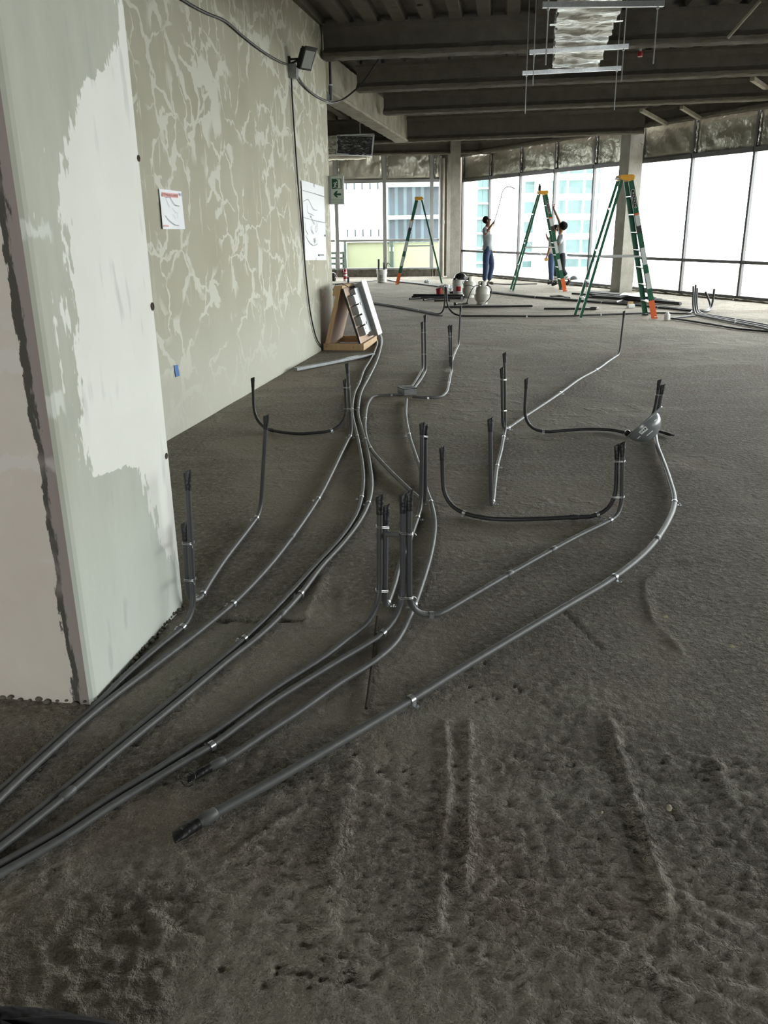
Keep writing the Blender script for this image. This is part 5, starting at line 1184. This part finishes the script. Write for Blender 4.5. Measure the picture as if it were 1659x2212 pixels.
# mortar crumbs scattered on the slab
for k, (u, v, sz) in enumerate([(1437, 1334, .012), (1445, 1748, .014), (1580, 1398, .012), (1555, 1232, .009), (1588, 1450, .007), (1610, 1372, .007), (1322, 1316, .006), (1524, 1347, .006), (1430, 1262, .006), (1340, 1302, .006), (1355, 1208, .006), (1180, 1160, .007), (1170, 1165, .006), (1300, 1756, .006), (930, 1330, .006), (1640, 1380, .008)]):
    q = F(u, v); b = MB(); b.ellipsoid(q + Vector((0, 0, sz * .35)), (sz, sz * .6, sz * .5), 8, 5, Matrix.Rotation(k * 1.3, 3, 'Z')); tag(b.build('mortar_crumb', M['chip'], origin=q, smooth=True), 'pale mortar crumb lying loose on the rough floor', 'crumb', 'mortar crumbs')
# dark cloth at the near corner
b = MB(); q = F(20, 2290); n, m = 28, 10; vs = []
for i in range(m + 1):
    th = math.pi / 2 * i / m
    for j in range(n):
        a = 2 * math.pi * j / n; k = 1 + .05 * math.sin(3 * a + 1) + .03 * math.sin(7 * a)
        vs.append(q + Vector(((.27) * k * math.sin(th) * math.cos(a), .085 * k * math.sin(th) * math.sin(a), .10 * math.cos(th) * (1 + .08 * math.sin(5 * a)))))
b.add(vs, [(i * n + j, (i + 1) * n + j, (i + 1) * n + (j + 1) % n, i * n + (j + 1) % n) for i in range(m) for j in range(n)]); tag(b.build('cloth_bundle', M['cloth_dark'], origin=q, smooth=True), 'dark cloth bundle at the near corner of the floor', 'cloth')

# ------------------------------------------------------------------ outside
def tower(px0, px1, pt, dep, name, label, wall, glass, rows, cols, floor_h, mx=.12, my=.18, z_lo=-40, depth=14, ztop=None):
    A = AY(px0, 490, dep); B = AY(px1, 490, dep); zt = ztop if ztop else AY(px0, pt, dep).z; w = B.x - A.x
    root = empty(name, Vector(((A.x + B.x) / 2, dep, z_lo)), 0, label, 'building')
    b = MB(); b.box(((A.x + B.x) / 2, dep + depth / 2, (z_lo + zt) / 2), (w, depth, zt - z_lo)); b.build('wall', M[wall], root)
    z = zt - .6; r = 0; cw = w / cols
    while r < rows and z - floor_h > z_lo:
        for c in range(cols):
            x0 = A.x + cw * (c + mx); x1 = A.x + cw * (c + 1 - mx)
            b = MB(); b.box(((x0 + x1) / 2, dep - .02, z - floor_h / 2), (x1 - x0, .12, floor_h * (1 - 2 * my))); b.build('window', M[glass], root)
        b = MB(); b.box(((A.x + B.x) / 2, dep - .25, z), (w * 1.01, .6, floor_h * .12)); b.build('floor_slab', M['bld_white'], root)
        z -= floor_h; r += 1
    return root
tower(1186, 1292, 330, 150, 'apartment_tower', 'pale apartment tower with cyan windows behind the two men', 'bld_white', 'bld_glass', 10, 3, 3.15, .07, .16)
tower(1128, 1180, 330, 165, 'apartment_tower', 'narrow pale tower with cyan windows behind the middle ladder', 'bld_white', 'bld_glass', 10, 2, 3.5, .12, .22)
tower(1030, 1062, 330, 120, 'glass_tower', 'cyan glass tower behind the standing man', 'bld_glass', 'bld_glass', 16, 3, 1.9, .03, .05)
tower(838, 950, 380, 62, 'glass_tower', 'blue grey glass building behind the farthest ladder', 'bld_blue', 'bld_grey', 5, 6, 2.1, .22, .08)
tower(742, 826, 340, 140, 'apartment_tower', 'white tower with sparse dark windows behind the small pail', 'bld_white', 'bld_grey', 6, 5, 7., .40, .42)
b = MB(); b.add([(-400, -200, -42), (500, -200, -42), (500, 600, -42), (-400, 600, -42)], [(0, 1, 2, 3)]); tag(b.build('ground', M['street'], origin=Vector((0, 0, -42))), 'distant city ground far below the windows', kind='structure')
# terrace outside the end windows
pr_ = empty('parapet', AY(840, 583, 32.5), 0, 'pale yellow green parapet outside the end windows', 'parapet')
for (u0, u1) in ((749, 842), (850, 985)):
    a_, c_ = AY(u0, 524, 32.5), AY(u1, 584, 32.5); b = MB(); b.box(((a_.x + c_.x) / 2, 32.5, (a_.z + c_.z) / 2), (c_.x - a_.x, .12, a_.z - c_.z)); b.build('panel', M['parapet'], pr_)
for u in (746, 846):
    a_, c_ = AY(u - 2, 521, 32.45), AY(u + 2, 590, 32.45); b = MB(); b.box(((a_.x + c_.x) / 2, 32.4, (a_.z + c_.z) / 2), (.10, .1, a_.z - c_.z)); b.build('post', M['slat_green'], pr_)
a_, c_ = AY(735, 521, 32.4), AY(990, 521, 32.4); b = MB(); b.bar(a_, Vector((c_.x, a_.y, a_.z)), .1, .05); b.build('rail', M['alu_light'], pr_)
b = MB(); b.box((0, 31.2, -.12), (14, 4.6, .2)); tag(b.build('terrace_floor', M['concrete'], origin=Vector((0, 31.2, -.1))), 'concrete terrace outside the end windows', kind='structure')
pl_ = empty('slatted_rack', AY(726, 590, 31.3), 0, 'dark slatted rack outside the end windows beside the wall end', 'rack')
for v in (547, 558.5, 570, 581):
    a_, c_ = AY(700, v, 31.3), AY(744, v, 31.3); b = MB(); b.bar(a_, Vector((c_.x, a_.y, a_.z)), .1, .085); b.build('slat', M['slat_green'], pl_)
for u in (742, 727):
    a_, c_ = AY(u, 543, 31.35), AY(u, 590, 31.35); b = MB(); b.bar(a_, c_, .08, .08, Vector((0, 1, 0))); b.build('post', M['slat_green'], pl_)

# ------------------------------------------------------------------ the three men
def skin(name, nodes, edges, mat, parent, sub=2):
    """nodes: [(world point, radius)]; continuous skinned surface"""
    inv = wm(parent).inverted() if parent else Matrix.Identity(4)
    me = bpy.data.meshes.new(name); me.from_pydata([tuple(inv @ p) for p, r in nodes], edges, [])
    o = bpy.data.objects.new(name, me); COL.objects.link(o)
    sk = o.modifiers.new('skin', 'SKIN'); sk.use_smooth_shade = True; sk.branch_smoothing = .6
    for i, (p, r) in enumerate(nodes):
        sv = me.skin_vertices[0].data[i]; sv.radius = (r, r) if not isinstance(r, tuple) else r; sv.use_root = (i == 0)
    ss_ = o.modifiers.new('sub', 'SUBSURF'); ss_.levels = sub; ss_.render_levels = sub
    bpy.context.view_layer.update(); dg = bpy.context.evaluated_depsgraph_get(); m2 = bpy.data.meshes.new_from_object(o.evaluated_get(dg))
    o.modifiers.clear(); o.data = m2; bpy.data.meshes.remove(me); m2.name = name
    m2.materials.clear(); m2.materials.append(M[mat])
    for p in m2.polygons: p.use_smooth = True
    if parent: o.parent = parent
    return o
def person(label, base, J, shirt, pants, shoes, side=1, bands=False, face=(1, 0, .35), hands=None, hair_s=1.0):
    """J: joint -> (u, v, depth offset); all joints measured in the plane of the figure"""
    P = {k: V(u, v, base + Vector((0, d, 0))) for k, (u, v, d) in J.items()}
    root = empty('person', base, 0, label, 'person')
    hc = P['head']; fc = Vector(face).normalized(); up = (Vector((0, 0, 1)) - fc * fc.z); up.normalize(); lf = up.cross(fc)
    nodes = []; edges = []; idx = {}
    def add(k, p, r, prev=None):
        idx[k] = len(nodes); nodes.append((p, r))
        if prev is not None: edges.append((idx[prev], idx[k]))
    add('pelvis', P['pelvis'], .115); add('waist', P['waist'], .105, 'pelvis'); add('chest', P['chest'], .12, 'waist'); add('neck', P['neck'], .058, 'chest')
    add('jaw', hc - up * .045 + fc * .012, .068, 'neck'); add('skull', hc + up * .03 - fc * .008, .088, 'jaw'); add('top', hc + up * .085 - fc * .012, .06, 'skull')
    add('nose', hc + fc * .098 - up * .01, .014, 'jaw')
    for s in ('r', 'l'):
        add(s + 'sh', P[s + 'sh'], .058, 'chest'); add(s + 'el', P[s + 'el'], .042, s + 'sh'); add(s + 'wr', P[s + 'wr'], .027, s + 'el')
        d = (P[s + 'ha'] - P[s + 'wr']).normalized(); add(s + 'pa', P[s + 'wr'] + d * .07, (.036, .026), s + 'wr')
        add(s + 'hip', P[s + 'hip'], .085, 'pelvis'); add(s + 'kn', P[s + 'kn'], .058, s + 'hip'); add(s + 'an', P[s + 'an'], .04, s + 'kn')
        sx = d.cross(Vector((0, 1, 0))); sx = sx.normalized() if sx.length > .1 else Vector((1, 0, 0)); curl = Vector((0, 1, 0)).cross(d).normalized()
        pose = (hands or {}).get(s, 'relax')
        for f, (ox, ln) in enumerate(((-.024, .062), (-.008, .075), (.008, .072), (.024, .058))):
            b0_ = P[s + 'wr'] + d * .085 + Vector((0, ox, 0)); bend_ = {'relax': .5, 'grip': 1.7, 'point': (0.05 if f == 0 else 1.8)}[pose]
            q1 = b0_ + (d * math.cos(bend_ * .5) + curl * math.sin(bend_ * .5)) * ln * .5; q2 = q1 + (d * math.cos(bend_ * 1.1) + curl * math.sin(bend_ * 1.1)) * ln * .5
            add('%sf%da' % (s, f), b0_, .010, s + 'pa'); add('%sf%db' % (s, f), q1, .009, '%sf%da' % (s, f)); add('%sf%dc' % (s, f), q2, .008, '%sf%db' % (s, f))
        t0_ = P[s + 'wr'] + d * .05 + Vector((0, -.03, 0)) + curl * .012; add(s + 'tha', t0_, .011, s + 'pa'); add(s + 'thb', t0_ + (d * .5 + curl * .5).normalized() * .04, .009, s + 'tha')
    skin('body', nodes, edges, 'skin', root)
    for s_ in (-1, 1):
        b = MB(); b.ellipsoid(hc + lf * (.088 * s_) - fc * .005 - up * .005, (.018, .010, .03), 8, 6); b.build('ear', M['skin'], root, smooth=True)
        b = MB(); b.ellipsoid(hc + lf * (.034 * s_) + fc * .066 + up * .012, (.009, .009, .007), 8, 6); b.build('eye', M['hair'], root, smooth=True)
    b = MB(); b.ellipsoid(hc + fc * .080 - up * .055, (.008, .022, .006), 8, 5, Matrix((fc, lf, up)).transposed()); b.build('mouth', M['rust'], root, smooth=True)
    # hair cap
    b = MB(); n, m = 22, 12; vs = []; R = Matrix((fc, lf, up)).transposed()
    for i in range(m + 1):
        th = math.pi * i / m
        for j in range(n):
            a = 2 * math.pi * j / n; k = 1 + random.uniform(-.03, .03); v_ = Vector((.092 * math.sin(th) * math.cos(a), .098 * math.sin(th) * math.sin(a), .094 * math.cos(th))) * k * hair_s
            vs.append(hc + R @ (v_ + Vector((-.032, 0, .034))))
    b.add(vs, [(i * n + j, (i + 1) * n + j, (i + 1) * n + (j + 1) % n, i * n + (j + 1) % n) for i in range(m) for j in range(n)]); b.build('hair', M['hair'], root, smooth=True)
    # shirt
    nodes = []; edges = []; idx = {}
    add('waist', P['waist'], .150); add('hem', P['pelvis'], .158, 'waist'); add('hem2', P['pelvis'] - (P['waist'] - P['pelvis']) * .35, .15, 'hem'); add('chest', P['chest'], .150, 'waist'); add('neck', P['neck'] - (P['neck'] - P['chest']) * .08, .072, 'chest')
    for s in ('r', 'l'):
        add(s + 'sh', P[s + 'sh'], .082, 'chest'); add(s + 'sl', P[s + 'sh'] + (P[s + 'el'] - P[s + 'sh']) * .95, .072, s + 'sh')
    skin('shirt', nodes, edges, shirt, root)
    nodes = []; edges = []; idx = {}
    add('belt', P['pelvis'] + (P['waist'] - P['pelvis']) * .8, .128); add('pelvis', P['pelvis'], .135, 'belt')
    for s in ('r', 'l'):
        add(s + 'hip', P[s + 'hip'] + (P[s + 'kn'] - P[s + 'hip']) * .12, .108, 'pelvis'); add(s + 'kn', P[s + 'kn'], .078, s + 'hip'); add(s + 'cf', P[s + 'kn'] + (P[s + 'an'] - P[s + 'kn']) * .5, .07, s + 'kn'); add(s + 'an', P[s + 'kn'] + (P[s + 'an'] - P[s + 'kn']) * .97, .062, s + 'cf')
    skin('trousers', nodes, edges, pants, root)
    for s in ('r', 'l'):
        a_ = P[s + 'an']; t_ = P[s + 'to']; d = (t_ - a_); hz_ = Vector((d.x, d.y, 0)).normalized()
        nodes = [(a_ + Vector((0, 0, .01)), .052), (a_ - hz_ * .015 + Vector((0, 0, -.045)), .046), (a_ + (t_ - a_) * .55 + Vector((0, 0, .0)), .046), (t_, .040)]; edges = [(0, 1), (1, 2), (2, 3)]
        skin('shoe', nodes, edges, shoes, root)
        if bands:
            for f in (.62, .80):
                c = P[s + 'kn'] + (a_ - P[s + 'kn']) * f; ax_ = (a_ - P[s + 'kn']).normalized(); b = MB(); b.tube([c - ax_ * .024, c + ax_ * .024], .084, 16, False); b.build('reflective_band', M['reflect'], root, smooth=True)
    return root, P
base1 = F(1056, 618)
pr1, P1 = person('man in grey shirt and blue jeans looking up, holding a hooked pipe', base1, dict(
    head=(1053, 476.5, 0), neck=(1054, 486.5, 0), chest=(1052.5, 497, 0), waist=(1053.5, 520, 0), pelvis=(1053, 537, 0),
    rsh=(1047.5, 494, -.17), rel=(1047.5, 507.5, -.24), rwr=(1064, 483.5, -.2), rha=(1068.5, 476.5, -.19), lsh=(1056.5, 494, .17), lel=(1057, 510, .24), lwr=(1062, 522, .2), lha=(1063, 529, .2),
    rhip=(1049.5, 543, -.09), rkn=(1049, 575.5, -.1), ran=(1046.5, 608, -.1), rto=(1056, 615.5, -.12), lhip=(1057, 543, .09), lkn=(1063, 572, .1), lan=(1056, 607.5, .1), lto=(1067, 613.5, .1)),
    'shirt_grey', 'jeans', 'shoe_brown', face=(1, -.15, .42), hands={'r': 'grip'})
hd_ = P1['rwr'] + (P1['rha'] - P1['rwr']).normalized() * .10
b = MB(); b.tube(catmull([AY(1066, 489, hd_.y), hd_, AY(1075, 455, hd_.y), AY(1081, 432, hd_.y), AY(1086.5, 412, hd_.y), AY(1093, 405, hd_.y), AY(1101, 403, hd_.y), AY(1112, 408, hd_.y)], 6), .013, 8); hk = b.build('bent_pipe', M['conduit_dark'], origin=hd_, smooth=True); tag(hk, 'thin dark pipe bent into a hook, held up by the man', 'pipe')
b = MB(); q = AY(1082, 430, hd_.y); b.tube([q, q + (AY(1083, 426, hd_.y) - q)], .016, 8); b.build('tape_band', M['reflect'], hk)
b = MB(); q = AY(1067, 543, base1.y - .02); b.box(q, (.06, .05, .05)); tag(b.build('tool_pouch', M['glove'], origin=q), 'orange tape measure clipped to the belt of the standing man', 'tape measure')
base2 = F(1206, 621)
person('man with thick dark hair lunging under the ladder, one arm pointing up', base2, dict(
    head=(1213, 489.5, 0), neck=(1212, 500.5, 0), chest=(1210.5, 512, 0), waist=(1211, 536, 0), pelvis=(1212.5, 553, 0),
    rsh=(1212, 506, .17), rel=(1209.5, 481, .2), rwr=(1196.6, 451.5, .16), rha=(1194, 443, .16), lsh=(1210, 508, -.17), lel=(1207, 529, -.24), lwr=(1199, 521, -.2), lha=(1194, 518, -.18),
    rhip=(1210, 557, .09), rkn=(1204, 582, .1), ran=(1201, 609, .1), rto=(1191, 617, .1), lhip=(1215, 557, -.09), lkn=(1214, 582, -.1), lan=(1229, 605, -.1), lto=(1223.5, 617, -.12)),
    'shirt_grey', 'pants_dark', 'shoe', bands=True, face=(-1, .1, .5), hands={'r': 'point', 'l': 'grip'}, hair_s=1.18)
base3 = F(1190, 616)
pr3, P3 = person('man in pale shirt and jeans behind the ladder, looking up at the ceiling', base3, dict(
    head=(1198, 493.5, 0), neck=(1199.5, 503, 0), chest=(1197, 514, 0), waist=(1193.5, 537, 0), pelvis=(1192.5, 550, 0),
    rsh=(1194, 511, .16), rel=(1186, 521, .24), rwr=(1181.5, 511.5, .2), rha=(1179.5, 506, .2), lsh=(1194.5, 511.5, -.17), lel=(1188, 533, -.22), lwr=(1182.5, 551, -.2), lha=(1180.5, 558, -.2),
    rhip=(1194, 555, .08), rkn=(1196, 580, .1), ran=(1198, 607, .1), rto=(1188, 612.5, .1), lhip=(1191, 555, -.08), lkn=(1190, 580, -.09), lan=(1191.5, 606.5, -.09), lto=(1182, 613.5, -.1)),
    'shirt_pale', 'jeans', 'shoe', face=(-1, -.35, .7), hands={'r': 'grip', 'l': 'grip'})
q = V(1180, 560.5, base3 + Vector((0, -.2, 0))); b = MB(); b.lathe([(0, -.03), (.045, -.03), (.052, -.02), (.052, .02), (.045, .03), (0, .03)], 18, q, axis=Matrix.Rotation(math.pi / 2, 3, 'X')); tag(b.build('tape_measure', M['glove'], origin=q, smooth=True), 'round tan tape measure in the hand of the man behind the ladder', 'tape measure')
cable('cord', [V(1182, 556, base3 + Vector((0, -.2, 0))), V(1172, 551, base3 + Vector((0, -.25, 0))), V(1158, 540, base3 + Vector((0, -.6, 0))), V(1135, 517, Vector((3.5, 21.3, 0)))], .006, 'thin pale cord stretched from the ladder to the hand of the man', 'label')
